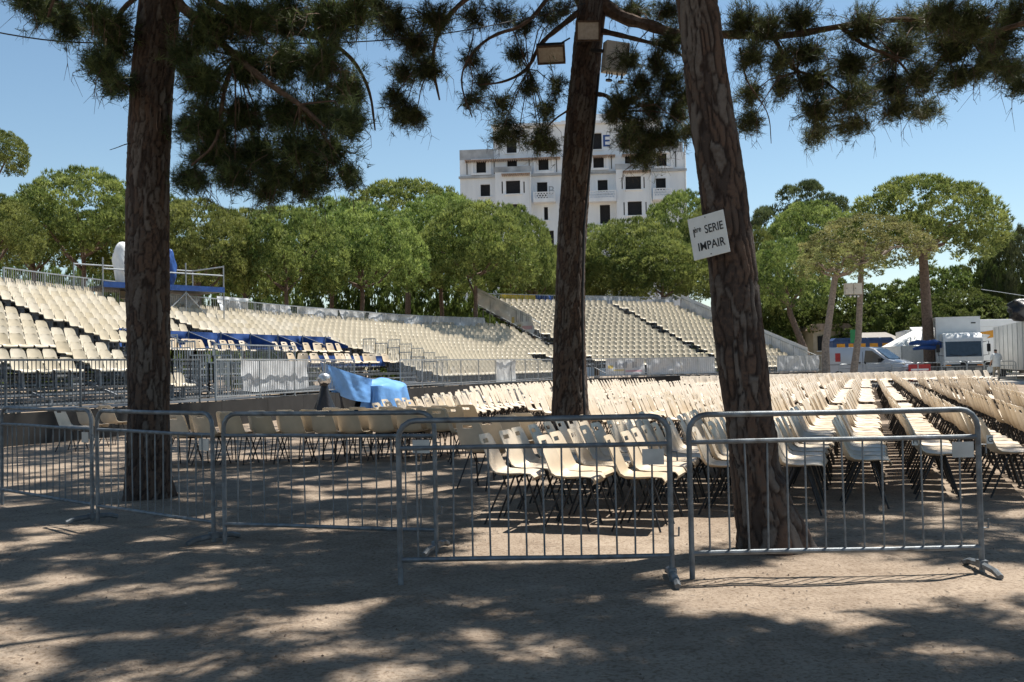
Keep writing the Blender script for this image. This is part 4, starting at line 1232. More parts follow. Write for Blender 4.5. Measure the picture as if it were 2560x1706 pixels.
def hang(s0, s1, d, z0, z1, m, name, label, cat, seed, group=None, n=None, **kw):
    """a sheet hung along the stand, following its curve in lengths"""
    n = n or max(1, int((s1 - s0) / 2.2))
    ed = np.linspace(s0, s1, n + 1)
    root = empty(name, off(s0, d, z0), 0, label, cat, group)
    for i, (a, b) in enumerate(zip(ed[:-1], ed[1:])):
        mb = cloth(off(a, d, z1), off(b, d, z1), off(a, d, z0), off(b, d, z0), seed=seed + i, **kw)
        mb.build('cloth_panel', m, root, smooth=True, loc=-Vector(root.location))
    return root
zz2 = terr[2][2]
hang(V1 + 0.1, V2 - 0.5, 6.12, zz2 + 0.55, zz2 + 1.15, M['blue'], 'cloth_wall', 'royal blue cloth wall along the upper row of boxes', 'cloth', 300, amp=0.025)
hang(s_at_y(38.5), V2 + 0.5, 3.92, terr[1][2] + 0.3, terr[1][2] + 0.75, M['blue'], 'cloth_wall', 'low royal blue cloth wall along the lower row of boxes', 'cloth', 330, amp=0.02)
for i, y in enumerate(np.linspace(31.7, 43.5, 8)):
    s = s_at_y(y)
    root = empty('cloth_partition', off(s, 6.05, zz2), 0, 'royal blue cloth partition dividing the boxes, set across the step', 'cloth', 'cloth partitions between the boxes')
    o = -Vector(root.location)
    cloth(off(s, 4.9, zz2 + 0.72), off(s, 6.1, zz2 + 1.15), off(s, 4.9, zz2 + 0.62), off(s, 6.1, zz2 + 0.55), amp=0.012, seed=350 + i).build('cloth_panel', M['blue'], root, smooth=True, loc=o)
    MB().beam(off(s, 6.05, zz2 - 0.05), off(s, 6.05, zz2 + 1.18), 0.045).beam(off(s, 4.9, zz2 + 0.70), off(s, 6.05, zz2 + 1.13), 0.03).build('post', M['scaff'], root, loc=o)
box_chairs = []
for i, y in enumerate(np.linspace(32.4, 43.3, 8)):
    for j in range(3):
        for (d, z) in ((4.75, terr[2][2]), (2.75, terr[1][2])):
            if d < 3 and y < 37.0: continue
            s = s_at_y(y) + 0.5 * (j - 1)
            if rng.random() < 0.12: continue
            p = off(s, d + 0.15 * rng.random(), z); n_ = fnorm(s)
            box_chairs.append((p, math.atan2(-n_[1], -n_[0]) + rng.normal() * 0.35 - 0.25))
for p, hd in box_chairs:
    lab = 'cream plastic chair inside an upper box below the blue cloth wall' if p.z > 1.6 else 'cream plastic chair in the lower boxes above the blue tarpaulin'
    tag(link('plastic_chair', CH_ONE, None, p, hd), lab, 'chair', 'chairs inside the blue boxes' if p.z > 1.6 else 'chairs in the lower boxes')
railing(run(s_at_y(33.2), s_at_y(38.2), 3.7, lambda s: terr[1][2]), 'railing across the middle step of the blue boxes')

# ---- sheets and banners
def banner(s0, s1, d, z0, z1, m, label, seed, cat='banner', **kw):
    return hang(s0, s1, d, z0, z1, m, 'banner', label, cat, seed, None, **kw)
banner(s_at_y(29.0), s_at_y(33.2), 0.30, ZP + 0.22, ZP + 1.08, M['vinyl'], 'crumpled grey sheet hanging on the railing next to the tarpaulin', 400, amp=0.022, sag=0.06, n=2)
banner(s_at_y(48.6), s_at_y(50.8), 0.18, ZP + 0.05, ZP + 1.1, M['white'], 'small white cloth tied to the sunlit plinth railing', 410, amp=0.03, n=1)
banner(s_at_y(59.6), s_at_y(61.5), 0.19, ZP + 0.14, ZP + 1.08, M['printed'], 'pale banner with faint grey lettering on the far plinth railing', 420, amp=0.04, n=1)
banner(s_at_y(61.6), s_at_y(64.2), 0.19, ZP + 0.10, ZP + 1.10, M['vinyl'], 'plain pale banner beside the lettered one on the far railing', 425, amp=0.03, n=2)
banner(s_at_y(67.0), s_at_y(69.6), 0.19, ZP + 0.06, ZP + 1.08, M['vinyl'], 'plain grey banner at the far end of the plinth railing', 430, amp=0.03, n=2)
def top_banner(ya, yb, m, label, seed, z0=0.08, z1=1.1, **kw):
    sa, sb = s_at_y(ya), s_at_y(yb); mid = (sa + sb) / 2
    base = ZP + rise(mid) * (nrows(mid) - 1)
    return hang(sa, sb, dt(mid) + 0.08, base + z0, base + z1, m, 'banner', label, 'banner', seed, None, **kw)
top_banner(22.2, 28.4, M['navy'], 'dark blue sheeting behind the top railing before the stairway', 440, z0=0.02, z1=0.85, amp=0.05)
top_banner(38.5, 40.2, M['vinyl'], 'torn silver sheet flapping at the start of the long top railing', 450, amp=0.08, n=1)
top_banner(41.3, 43.4, M['vinyl'], 'silver sheet blown up over the long top railing', 455, z0=0.1, z1=1.25, amp=0.13, n=1)
top_banner(44.3, 46.3, M['vinyl'], 'silver sheet with a bright fold beside a gap in the long top railing', 460, amp=0.07, n=1)
top_banner(46.8, 50.2, M['vinyl'], 'taut grey sheet in the middle of the long top railing', 465, amp=0.05)
top_banner(50.4, 53.0, M['vinyl'], 'grey sheet with shiny creases towards the far end of the top railing', 470, amp=0.07)
top_banner(53.3, 59.2, M['vinyl'], 'last grey sheet of the long top railing next to the far seating block', 475, amp=0.04)
def far_banner(xa, xb, m, label, seed, **kw):
    """on the highest railing, between two picture columns"""
    ssx = np.arange(S_C, S_END, 0.05)
    zz = ZP + rise(S_C + 1) * 16
    cols = [project(off(s, dt(S_C + 1), zz))[0] / 1.088 for s in ssx]
    sa, sb = np.interp(xa, cols, ssx), np.interp(xb, cols, ssx)
    return hang(sa, sb, dt(S_C + 1) + 0.08, zz + 0.05, zz + 1.08, m, 'banner', label, 'banner', seed, None, **kw)
far_banner(1152, 1232, M['vinyl_y'], 'bright yellow banner on the highest railing of the far block', 480, amp=0.03)
far_banner(1234, 1272, M['navy'], 'folded blue sheet beside the yellow banner on the highest railing', 485, amp=0.10, n=1)
far_banner(1345, 1402, M['vinyl'], 'pale sheet on the highest railing right of the floodlight pine'.replace('right of', 'next to'), 490, amp=0.05)
far_banner(1404, 1472, M['vinyl'], 'grey sheet in the middle of the highest railing', 495, amp=0.03)
far_banner(1500, 1575, M['vinyl'], 'sagging grey sheet at the end of the highest railing', 500, amp=0.06, sag=0.25, n=1)
# slanting side railing at the open end of the far block, with a printed banner
sE = S_END - 0.2
pts_side = [off(sE, WALK + RW(sE) * k, ZP + rise(sE) * k) for k in range(0, 18)]
railing(pts_side, 'slanting side railing at the open end of the far block', post=2.0, gap=0.16)
root = empty('banner', pts_side[1], 0, 'long slanting banner with a yellow and grey print at the end of the far block', 'banner')
o = -Vector(root.location); up = Vector((0, 0, 1))
dn = Vector((0.06, -0.03, 0))
for i, (ka, kb) in enumerate(((1, 4), (4, 6), (6, 8), (8, 12), (12, 16))):
    a, b = pts_side[ka], pts_side[kb]
    cloth(a + up * 1.35 + dn, b + up * 1.35 + dn, a + up * 0.25 + dn, b + up * 0.25 + dn, amp=0.03, seed=520 + i).build('cloth_panel', M['printed' if i in (2, 3) else 'vinyl'], root, smooth=True, loc=o)
# end of the far block nearer the long railing: a slanting sheet with dark print
sK = S_C + 0.2
pk = [off(sK, WALK + RW(sK) * k, ZP + rise(sK) * k) for k in range(8, 18)]
railing(pk, 'slanting side railing between the long top railing and the far block', gap=0.16)
root = empty('banner', pk[1], 0, 'slanting silver banner with dark print at the near end of the far block', 'banner')
o = -Vector(root.location); dn = Vector((0.05, -0.06, 0))
for i, (ka, kb) in enumerate(((1, 4), (4, 9))):
    a, b = pk[ka], pk[kb]
    cloth(a + up * 1.25 + dn, b + up * 1.25 + dn, a + up * 0.1 + dn, b + up * 0.1 + dn, amp=0.06, seed=540 + i).build('cloth_panel', M['printed' if i == 0 else 'vinyl'], root, smooth=True, loc=o)

# ---- scaffold platform with wrapped equipment above the top row
pf = D(380, 660, 41.0); pf2 = D(514, 668, 43.0)
ax = (pf2 - pf); ax.z = 0; ax.normalize(); ay = Vector((-ax.y, ax.x, 0))
plat = empty('scaffold_platform', (pf.x, pf.y, 0), 0, 'raised scaffold platform edged in blue above the top row', 'platform')
PO = -Vector(plat.location); zf = pf2.z
a0 = Vector((pf.x, pf.y, 0)) - ax * 2.6; Lx = (pf2 - pf).length + 2.6
def pp(u, v, z): return a0 + ax * u + ay * v + Vector((0, 0, z))
MB().add([pp(u, v, z) for u in (0, Lx) for v in (0, 2.4) for z in (zf - 0.08, zf)], [(0, 1, 3, 2), (4, 6, 7, 5), (0, 4, 5, 1), (2, 3, 7, 6), (0, 2, 6, 4), (1, 5, 7, 3)]).build('platform_deck', M['deck'], plat, loc=PO)
MB().beam(pp(0, -0.05, zf + 0.02), pp(Lx, -0.05, zf + 0.02), 0.05, 0.22).build('kick_board', M['navy'], plat, loc=PO)
for u in (0, Lx / 3, 2 * Lx / 3, Lx):
    for v in (0, 2.4):
        MB().tube([pp(u, v, 0), pp(u, v, zf + 1.05)], 0.028, 6).build('post', M['scaff'], plat, loc=PO)
for v in (0, 2.4):
    MB().tube([pp(0, v, zf + 1.0 * (0.62 if v == 0 else 1)), pp(Lx, v, zf + (0.62 if v == 0 else 1))], 0.028, 6).build('guard_rail', M['galv_lt'], plat, loc=PO)
MB().tube([pp(Lx, 0, zf + 1.0), pp(Lx, 2.4, zf + 1.0)], 0.028, 6).build('guard_rail', M['galv_lt'], plat, loc=PO)
for u in (Lx / 3, 2 * Lx / 3):
    for sg in (-1, 1):
        MB().tube([pp(u, 0, zf - 0.15), pp(u + sg * 1.3, 0, zf - 1.4)], 0.026, 6).build('brace', M['galv_lt'], plat, loc=PO)
def lumpy(c, rad, seed, n=14, m=10, amp=0.12, flat=True):
    r = np.random.default_rng(seed); ph = r.uniform(0, 6, 5)
    P = []
    for i in range(n):
        a = 2 * math.pi * i / n; row = []
        for j in range(m + 1):
            t = math.pi * j / m
            q = 1 + amp * (math.sin(3 * a + ph[0] + 4 * t) + 0.6 * math.sin(5 * a + ph[1] - 6 * t))
            row.append((c[0] + rad[0] * math.sin(t) ** 0.7 * math.cos(a) * q, c[1] + rad[1] * math.sin(t) ** 0.7 * math.sin(a) * q, c[2] + rad[2] * math.cos(t)))
        P.append(row)
    return MB().grid(P, closed_u=True)
e_ = pp(2.75, 1.2, zf)
q = D(388, 605, e_.y); hgt = D(388, 572, e_.y).z - zf
tag(lumpy((0, 0, hgt / 2), (0.27, 0.27, hgt / 2), 3, n=22, m=16, amp=0.16).build('wrapped_equipment', M['navy'], None, smooth=True, loc=(q.x, q.y, zf)), 'tall bundle wrapped in shiny blue plastic on the scaffold platform', 'bundle')
e_ = pp(0.4, 1.2, zf)
q = D(282, 600, e_.y); hgt = D(282, 556, e_.y).z - zf
tag(lumpy((0, 0, hgt / 2), (0.36, 0.36, hgt / 2), 5, n=20, m=14, amp=0.09).build('wrapped_equipment', M['white'], None, smooth=True, loc=(q.x, q.y, zf)), 'white hooded cover over equipment beside the reddish pine trunk', 'cover')

# ---- blue tarpaulin over the steps of the entrance, and the hooded lamp in front of it
tp = off(s_at_y(37.2), -0.55, 0)
n_ = Vector((*fnorm(s_at_y(37.2)), 0)); tdir = Vector((n_.y, -n_.x, 0))
root = empty('tarpaulin', (tp.x, tp.y, 0), 0, 'light blue tarpaulin draped over a heap at the end of the railing', 'tarpaulin')
o = -Vector(root.location)
P = []
for i in range(56):
    a = 2 * math.pi * i / 56; row = []
    ca, sa_ = math.cos(a), math.sin(a)
    rim = (abs(ca) ** 3 + abs(sa_) ** 3) ** (-1 / 3)                       # rounded box outline
    fold = 0.055 * math.sin(7 * a + 0.7) + 0.035 * math.sin(13 * a + 2.0) + 0.02 * math.sin(23 * a)
    for j in range(17):
        v = j / 16
        if v < 0.42:
            q = v / 0.42; rr = rim * q; z = 1.05 - 0.10 * q ** 3 + 0.05 * math.sin(4 * a + 5 * q) * q + 0.16 * sa_ * q
        else:
            q = (v - 0.42) / 0.58; rr = rim * (1 + 0.16 * q + fold * 2.2 * q); z = (0.95 + 0.16 * sa_ + 0.05 * math.sin(4 * a + 5)) * (1 - q) + (0.03 + 0.05 * max(0, math.sin(5 * a))) * q
        row.append(Vector((tp.x, tp.y, 0)) + tdir * (1.15 * rr * ca) + n_ * (0.5 * rr * sa_) + Vector((0, 0, max(z, 0.02))))
    P.append(row)
MB().grid(P, closed_u=True).build('cover', M['tarp'], root, smooth=True, loc=o)
s0 = s_at_y(33.9)
ends = [Vector((tp.x, tp.y, 0)) + tdir * (1.12 * k) for k in (-1, 1)]
en = min(ends, key=lambda p: p.y)
cloth(off(s0, 0.22, ZP + 1.04), en + Vector((0.05, 0.1, 1.10)), off(s0 + 0.7, 0.22, ZP + 0.06), en + Vector((0.0, -0.25, 0.30)), amp=0.03, seed=77, nu=28, nv=16, sag=0.10).build('flap', M['tarp'], root, smooth=True, loc=o)

lp = G(812, 1052)
lamp_r = empty('covered_floodlight', (lp.x, lp.y, 0), 0.3, 'hooded stage lamp under a black sheet with a silver top', 'lamp')
P = []
for i in range(24):
    a = 2 * math.pi * i / 24
    row = []
    for j in range(9):
        t = j / 8
        rr = 0.10 + 0.34 * t ** 1.3 + 0.045 * math.sin(a * 5 + 2 * t) * t
        row.append((rr * math.cos(a), rr * math.sin(a), 1.02 * (1 - t) + 0.01))
    P.append(row)
MB().grid(P, closed_u=True).build('sheet', M['blackbag'], lamp_r, smooth=True)
lumpy((0, 0, 1.2), (0.19, 0.17, 0.17), 9, amp=0.10).build('silver_hood', M['foil'], lamp_r, smooth=True)
lumpy((0, 0, 1.07), (0.14, 0.14, 0.09), 8, amp=0.10).build('neck_wrap', M['blackbag'], lamp_r, smooth=True)
# ================================================================== background pines
def crown_unit(seed, nclump=235, tufts=42, blades=5, L=0.056, w=0.0135, lobes=None, low=-0.27, clump_r=0.125):
    """a dome of radius 1: many small clumps of upright needle tufts, open between"""
    r = np.random.default_rng(seed)
    C = []
    if lobes is None:
        g = (1 + 5 ** 0.5) / 2
        for i in range(nclump):
            z = low + (1 - low) * (i + 0.5) / nclump
            a = 2 * math.pi * i / g + r.normal() * 0.15
            q = math.sqrt(max(0, 1 - max(z, 0) ** 2)) * (1.0 if z > 0 else 1 + 0.6 * z)
            k = r.uniform(0.87, 1.0)
            C.append((q * math.cos(a) * k, q * math.sin(a) * k, (z * 0.92 if z > 0 else z) * k))
        for i in range(nclump // 4):
            d = nrm(r.normal(size=3)); d[2] = abs(d[2]) * 0.6
            C.append(tuple(d * r.uniform(0.3, 0.65)))
    else:
        for (lx, ly, lz, lr) in lobes:
            for i in range(int(nclump * lr * lr * 2.2)):
                d = nrm(r.normal(size=3)); d[2] = abs(d[2]) if r.random() < 0.75 else d[2]
                C.append((lx + d[0] * lr * r.uniform(0.6, 1), ly + d[1] * lr * r.uniform(0.6, 1), lz + d[2] * lr * 0.6 * r.uniform(0.6, 1)))
    C = np.array(C)
    n = len(C)
    cr_ = clump_r * r.uniform(0.6, 1.2, n)
    out = nrm(C + np.array([0, 0, 0.15]))
    d2 = nrm(out[:, None, :] * 0.55 + r.normal(size=(n, tufts, 3)) + np.array([0, 0, 0.35]))
    P = C[:, None, :] + d2 * cr_[:, None, None] * r.uniform(0.8, 1.0, (n, tufts, 1)) * np.array([1, 1, 0.8])
    td = nrm(d2 * 0.75 + np.array([0, 0, 0.85]) + 0.3 * r.normal(size=d2.shape))
    V = needles(P.reshape(-1, 3), td.reshape(-1, 3), blades, L, w, 0.38, 0.02, r)
    tint = np.clip(r.normal(0.42, 0.27, n)[:, None] + r.normal(0, 0.18, (n, tufts)), 0, 1)
    return V, np.repeat(tint.ravel(), blades * 3)
UNIT = {}
def unit(key, matkey, **kw):
    V, T = crown_unit(**kw)
    UNIT[key] = tri_mesh('crown', V, M[matkey], T)
for i in range(4): unit('p%d' % i, 'pine', seed=100 + i)
for i in range(2): unit('o%d' % i, 'olive', seed=110 + i, nclump=95, tufts=44, low=-0.25)
AL = [(-0.55, 0.1, 0.25, 0.42), (0.05, 0.0, 0.62, 0.42), (0.55, 0.1, 0.35, 0.45), (-0.2, 0.2, -0.05, 0.5), (0.5, -0.1, -0.15, 0.42), (-0.75, 0, -0.4, 0.3), (0.0, -0.2, 0.2, 0.5)]
unit('d0', 'dark_pine', seed=120, lobes=AL, nclump=80)
unit('d1', 'dark_pine', seed=121)
for i in range(2): unit('s%d' % i, 'shrub', seed=130 + i, nclump=150, tufts=46, blades=4, low=-0.6, L=0.05, w=0.024)

def bg_tree(x, top, hw, ch, Y, key, trunk_px=None, label=None, name='pine_tree', bark='far_bark', rot=None, tr=None, limbs=6, group='pines behind the grandstand', forkz=0.82):
    c = D(x, top, Y); rad = 1.1 * hw * 1.088 * Y / F; hz = ch * 1.088 * Y / F
    rz = hz / 1.18
    cz = c.z - rz
    base = D(trunk_px if trunk_px is not None else x, 800, Y)
    root = empty(name, (base.x, Y, 0), 0, label, 'tree' if name != 'shrub' else 'shrub', group)
    cc = Vector((c.x - base.x, 0, cz))
    o = link('crown', UNIT[key], root, cc)
    o.scale = (rad, rad * 0.95, rz); o.rotation_euler = (0, 0, rng.uniform(0, 6.28) if rot is None else rot)
    if name == 'shrub':
        MB().tube([(0, 0, 0), (cc.x * 0.5, 0, max(0.3, cz * 0.5)), (cc.x, 0, max(0.5, cz))], [0.12, 0.1, 0.06], 6).build('stem', M[bark], root, smooth=True)
        return root
    tr = tr or max(0.16, rad * 0.045)
    zb = cz - 0.12 * rz
    fork = Vector((cc.x * 0.8, 0.1, zb * forkz))
    kink = Vector((cc.x * 0.3 + rng.normal() * 0.1, rng.normal() * 0.2, zb * 0.38))
    pts = [Vector((0, 0, -0.05)), kink * 0.5, kink, fork, Vector((cc.x, 0, zb + 0.4 * rz))]
    MB().tube(pts, [tr * 1.2, tr, tr * 0.92, tr * 0.75, tr * 0.3], 9).build('trunk', M[bark], root, smooth=True)
    for i in range(limbs):
        a = 2 * math.pi * (i + rng.random() * 0.6) / limbs
        e = Vector((cc.x + math.cos(a) * rad * 0.66, math.sin(a) * rad * 0.6, cz + rz * rng.uniform(0.1, 0.4)))
        s = fork.lerp(pts[-1], rng.uniform(0, 0.5))
        m1 = s.lerp(e, 0.4) + Vector((0, 0, -0.05 * rad)); m2 = s.lerp(e, 0.75) + Vector((0, 0, 0.06 * rad))
        MB().tube([s, m1, m2, e], [tr * 0.42, tr * 0.32, tr * 0.22, tr * 0.08], 6).build('limb', M[bark], root, smooth=True)
    return root
STONE = 'round-topped stone pine with bright green needles rising behind the curved grandstand'
LEFTS = [(-30, 440, 105, 150, 50, 'p0'), (75, 440, 95, 160, 60, 'p1'), (190, 386, 150, 200, 58, 'p2'), (330, 432, 120, 190, 64, 'p3'), (455, 455, 130, 190, 56, 'p1'),
         (560, 478, 110, 180, 66, 'p2'), (655, 470, 130, 190, 58, 'p0'), (760, 452, 120, 190, 72, 'p3'), (830, 466, 135, 190, 62, 'p2'), (935, 410, 165, 190, 86, 'p0'),
         (1010, 448, 130, 200, 70, 'p1'), (1090, 460, 130, 190, 66, 'p2'), (1175, 470, 90, 180, 80, 'p3'), (1225, 545, 70, 130, 84, 'p1')]
WHERE = ['with its crown behind the dark blue sheeting of the top railing', 'with a small low crown behind the top rows of seats', 'with a broad pale crown just before the reddish trunk', 'hidden for the most part by the reddish trunk',
         'directly above the scaffold platform', 'between the scaffold platform and the torn silver sheet', 'above the torn silver sheet', 'peeping between two nearer crowns above the silver sheets', 'above the blown-up silver sheet',
         'with the highest and widest dome of the row', 'in front of the highest dome', 'above the grey sheets of the long railing', 'next to the slanting silver banner', 'low down behind the slanting silver banner']
for t, wh in zip(LEFTS, WHERE):
    bg_tree(*t, label='stone pine ' + wh, limbs=7)
PB = ['stone pine dome just past the floodlight pine below the white building', 'widest stone pine dome below the white building', 'stone pine reaching up to the lattice balcony of the white building', 'low stone pine between the white building and the far seating block', 'stone pine behind the white notice board', 'stone pine mostly behind the trunk with floodlights']
for t in [(1370, 515, 105, 150, 96, 'p1'), (1455, 500, 125, 170, 92, 'p2'), (1565, 436, 85, 150, 112, 'p0'), (1520, 545, 110, 130, 88, 'p3'), (1640, 470, 90, 200, 98, 'p1'), (1300, 560, 90, 120, 92, 'p0')]:
    bg_tree(*t, label=PB.pop(0), group='pines before the white building')
bg_tree(-45, 283, 92, 105, 46, 'p3', label='pine with a pale rounded crown standing apart against open sky', group=None)
# beyond the leaning pine
bg_tree(1840, 400, 112, 175, 106, 'd0', label='dark ragged pine with separate clumps against the sky', rot=0.0, group=None)
bg_tree(1862, 462, 105, 150, 92, 'p2', label='smaller stone pine in front of the dark ragged one', group=None)
bg_tree(2115, 400, 165, 185, 63, 'p0', 2138, label='large domed stone pine on a tall leaning trunk near the trucks', group=None, tr=0.36, limbs=9, forkz=0.95)
bg_tree(1985, 492, 132, 112, 57, 'o0', 1955, label='sparse yellowing pine whose trunk carries two pale cabinets', bark='pale_bark', group=None, tr=0.2, limbs=12, forkz=0.95)
bg_tree(1925, 556, 95, 80, 56, 'o1', 1897, label='yellowing pine on a straight trunk beside the silver van', bark='pale_bark', group=None, tr=0.22, limbs=10, forkz=0.98)
bg_tree(1800, 548, 95, 150, 80, 'p3', 1868, label='leafy pine with a bent dark trunk beyond the leaning pine', group=None, tr=0.3)
bg_tree(1735, 520, 60, 190, 86, 'p1', label='narrow green pine half hidden by the leaning trunk', group=None)
SH = 'dense green shrub in the hedge behind the vehicles'
for t in [(1780, 640, 120, 150, 90, 's0'), (1880, 630, 120, 150, 88, 's1'), (1990, 650, 130, 150, 86, 's0'), (2080, 640, 120, 160, 84, 's1'), (2170, 610, 130, 190, 84, 's0'), (2250, 590, 110, 200, 86, 's1'), (2210, 660, 110, 130, 78, 's1')]:
    bg_tree(*t, label=SH, name='shrub', group='shrubs behind the vehicles')
bg_tree(2345, 515, 85, 250, 80, 'd1', label='dark broad evergreen overhanging the trailer', group=None)
bg_tree(2300, 545, 60, 200, 80, 's1', label='light green rounded shrub in front of the palm', name='shrub', group=None)
# undergrowth seen between the trunks behind the stand
VV, TT = [], []
V1_, T1_ = crown_unit(141, nclump=60, tufts=24, blades=3, L=0.10, w=0.05, low=-0.8)
for i in range(26):
    c = D(-20 + i * 50 + rng.normal() * 12, 592 + rng.normal() * 14, 92 + rng.normal() * 4); rr = rng.uniform(2.3, 3.0); hz = c.z * 0.56
    VV.append(V1_ * np.array([rr, rr, hz]) + np.array([c.x, c.y, c.z - hz])); TT.append(T1_)
tag(link('undergrowth', tri_mesh('undergrowth', np.concatenate(VV), M['shrub'], np.concatenate(TT))), 'dense undergrowth between the pine trunks behind the grandstand', 'undergrowth', kind='stuff')
# far woodland closing the horizon
VV, TT = [], []
V0, T0 = crown_unit(140, nclump=44, tufts=24, blades=3, L=0.13, w=0.06, low=-0.7)
for i in range(34):
    x = -150 + 9.5 * i + rng.normal() * 2; y = 165 + rng.normal() * 8; rr = rng.uniform(6.5, 9.5); hz = rng.uniform(5.5, 7.0)
    VV.append(V0 * np.array([rr, rr, hz]) + np.array([x, y, hz * 0.6])); TT.append(T0)
tag(link('woodland', tri_mesh('woodland', np.concatenate(VV), M['shrub'], np.concatenate(TT))), 'distant belt of low woodland closing the horizon', 'woodland', kind='stuff')

# palm behind the hedge
pc = D(2318, 548, 96)
palm = empty('palm_tree', (pc.x, pc.y, 0), 0, 'palm with arching fronds peeping over the shrubs', 'tree')
MB().tube([(0, 0, 0), (0.1, 0, pc.z * 0.5), (0, 0, pc.z)], [0.35, 0.28, 0.25], 8).build('trunk', M['far_bark'], palm, smooth=True)
for i in range(16):
    a = 2 * math.pi * i / 16 + rng.normal() * 0.1; el = rng.uniform(0.2, 1.0); Lf = rng.uniform(2.6, 3.6)
    mb = MB(); dirh = Vector((math.cos(a), math.sin(a), 0)); sd = Vector((-math.sin(a), math.cos(a), 0))
    pr = [Vector((0, 0, pc.z)) + dirh * (Lf * t) + Vector((0, 0, Lf * (el * t - (0.55 + 0.5 * el) * t * t))) for t in np.linspace(0, 1, 9)]
    mb.tube(pr, [0.05 * (1 - 0.8 * k / 8) for k in range(9)], 4)
    for k in range(1, 8):
        for sg in (-1, 1):
            for h_ in (0, 0.5):
                b = pr[k].lerp(pr[min(k + 1, 8)], h_); tip = b + sd * sg * 0.55 * (1 - 0.06 * k) + (pr[k] - pr[k - 1]).normalized() * 0.35 - Vector((0, 0, 0.18))
                mb.add([b - dirh * 0.04, b + dirh * 0.04, tip], [(0, 1, 2)])
    mb.build('frond', M['dark_pine'], palm)

# ================================================================== derelict white building on the hill
YB = 140.0
KZ = YB / F * (640 / 2353.0)                       # metres per pixel of the enlarged view
bo = at(1120 + 110 * 640 / 2353.0, 280 + 605 * 640 / 2353.0, YB)
bld = empty('derelict_building', (bo.x, bo.y, 0), R(-5), 'derelict white apartment building with empty black window openings', 'building')
BR = bo.z
def bx(zx): return (zx - 110) * KZ
def bz(zx, zy): return BR - (zy + (zx - 110) * 0.0437 - 605) * KZ
def facade(name, x0, x1, z0, z1, y, holes, m, depth=0.45):
    """front wall at local y with real openings; reveals go back by depth"""
    xs_ = sorted(set([x0, x1] + [h[0] for h in holes] + [h[1] for h in holes])); zs = sorted(set([z0, z1] + [h[2] for h in holes] + [h[3] for h in holes]))
    mb = MB()
    for i in range(len(xs_) - 1):
        for j in range(len(zs) - 1):
            cx, cz = (xs_[i] + xs_[i + 1]) / 2, (zs[j] + zs[j + 1]) / 2
            if cx < x0 or cx > x1 or cz < z0 or cz > z1: continue
            if any(h[0] < cx < h[1] and h[2] < cz < h[3] for h in holes): continue
            mb.add([(xs_[i], y, zs[j]), (xs_[i + 1], y, zs[j]), (xs_[i + 1], y, zs[j + 1]), (xs_[i], y, zs[j + 1])], [(0, 1, 2, 3)])
    for h in holes:
        a, b, c, d = h[:4]
        mb.add([(a, y, c), (b, y, c), (b, y, d), (a, y, d), (a, y + depth, c), (b, y + depth, c), (b, y + depth, d), (a, y + depth, d)], [(0, 4, 5, 1), (1, 5, 6, 2), (2, 6, 7, 3), (3, 7, 4, 0)])
    bm_o = mb.build(name, m, bld)
    return bm_o
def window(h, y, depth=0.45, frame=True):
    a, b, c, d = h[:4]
    w = MB().box(((a + b) / 2, y + depth + 1.0, (c + d) / 2), (b - a + 0.02, 2.0, d - c + 0.02)).build('window', M['void'], bld)  # solid block behind the opening, coloured dark for the unlit interior
    if frame:
        MB().box(((a + b) / 2, y - 0.06, c - 0.07), (b - a + 0.5, 0.26, 0.14)).build('sill', M['render'], w)
    return w
def hole(zx0, zy0, zx1, zy1):
    zm = (zx0 + zx1) / 2
    e = 5 if zx1 - zx0 > 40 else 0
    return (bx(zx0 - e), bx(zx1 + e), bz(zm, zy1 + e), bz(zm, zy0 - e))
low = -2.0
row0 = [hole(550, 250, 632, 365), hole(833, 205, 918, 350), hole(1330, 185, 1415, 327), hole(1620, 175, 1700, 315)]
row1 = [hole(268, 450, 348, 557), hole(555, 430, 635, 520), hole(842, 425, 925, 527), hole(1340, 403, 1430, 503), hole(1912, 375, 1998, 482), hole(1632, 385, 1712, 460)]
row2 = [hole(303, 670, 382, 772), hole(825, 645, 910, 800), hole(1380, 620, 1460, 722), hole(1906, 600, 1986, 700), hole(1080, 635, 1165, 790)]
row3 = [hole(880, 868, 916, 990), hole(1395, 847, 1477, 1012), hole(300, 900, 382, 1000), hole(1906, 830, 1986, 960), hole(1080, 860, 1165, 1010)]
row4 = [hole(1412, 1078, 1492, 1230), hole(880, 1090, 960, 1230), hole(1906, 1060, 1986, 1200), hole(303, 1110, 382, 1240)]
W0, W1 = bx(110), bx(2170)
zt_mid, zt_l = bz(420, 400), bz(110, 350)
main_h = [h for h in row1 + row2 + row3 + row4]
zmain = bz(1140, 400)
facade('wall', W0, W1, low, zmain, 0.0, main_h, M['render'])
zt_top = bz(1140, 105)
facade('upper_wall', bx(422), bx(1962), zmain + 0.01, zt_top, 0.35, row0, M['render'])
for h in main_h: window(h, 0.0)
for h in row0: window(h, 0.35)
# the shell behind the facade
sh = MB()
for (a, b, c, d, y0) in ((W0, W1, low, zmain - 0.05, 0.0), (bx(422), bx(1962), zmain - 0.05, zt_top - 0.05, 0.35)):
    yb = 13.0
    sh.add([(a, y0, c), (a, yb, c), (a, yb, d), (a, y0, d)], [(0, 1, 2, 3)]); sh.add([(b, y0, c), (b, yb, c), (b, yb, d), (b, y0, d)], [(0, 3, 2, 1)])
    sh.add([(a, y0, d), (b, y0, d), (b, yb, d), (a, yb, d)], [(0, 1, 2, 3)]); sh.add([(a, yb, c), (b, yb, c), (b, yb, d), (a, yb, d)], [(0, 3, 2, 1)])
sh.build('side_walls', M['render'], bld)
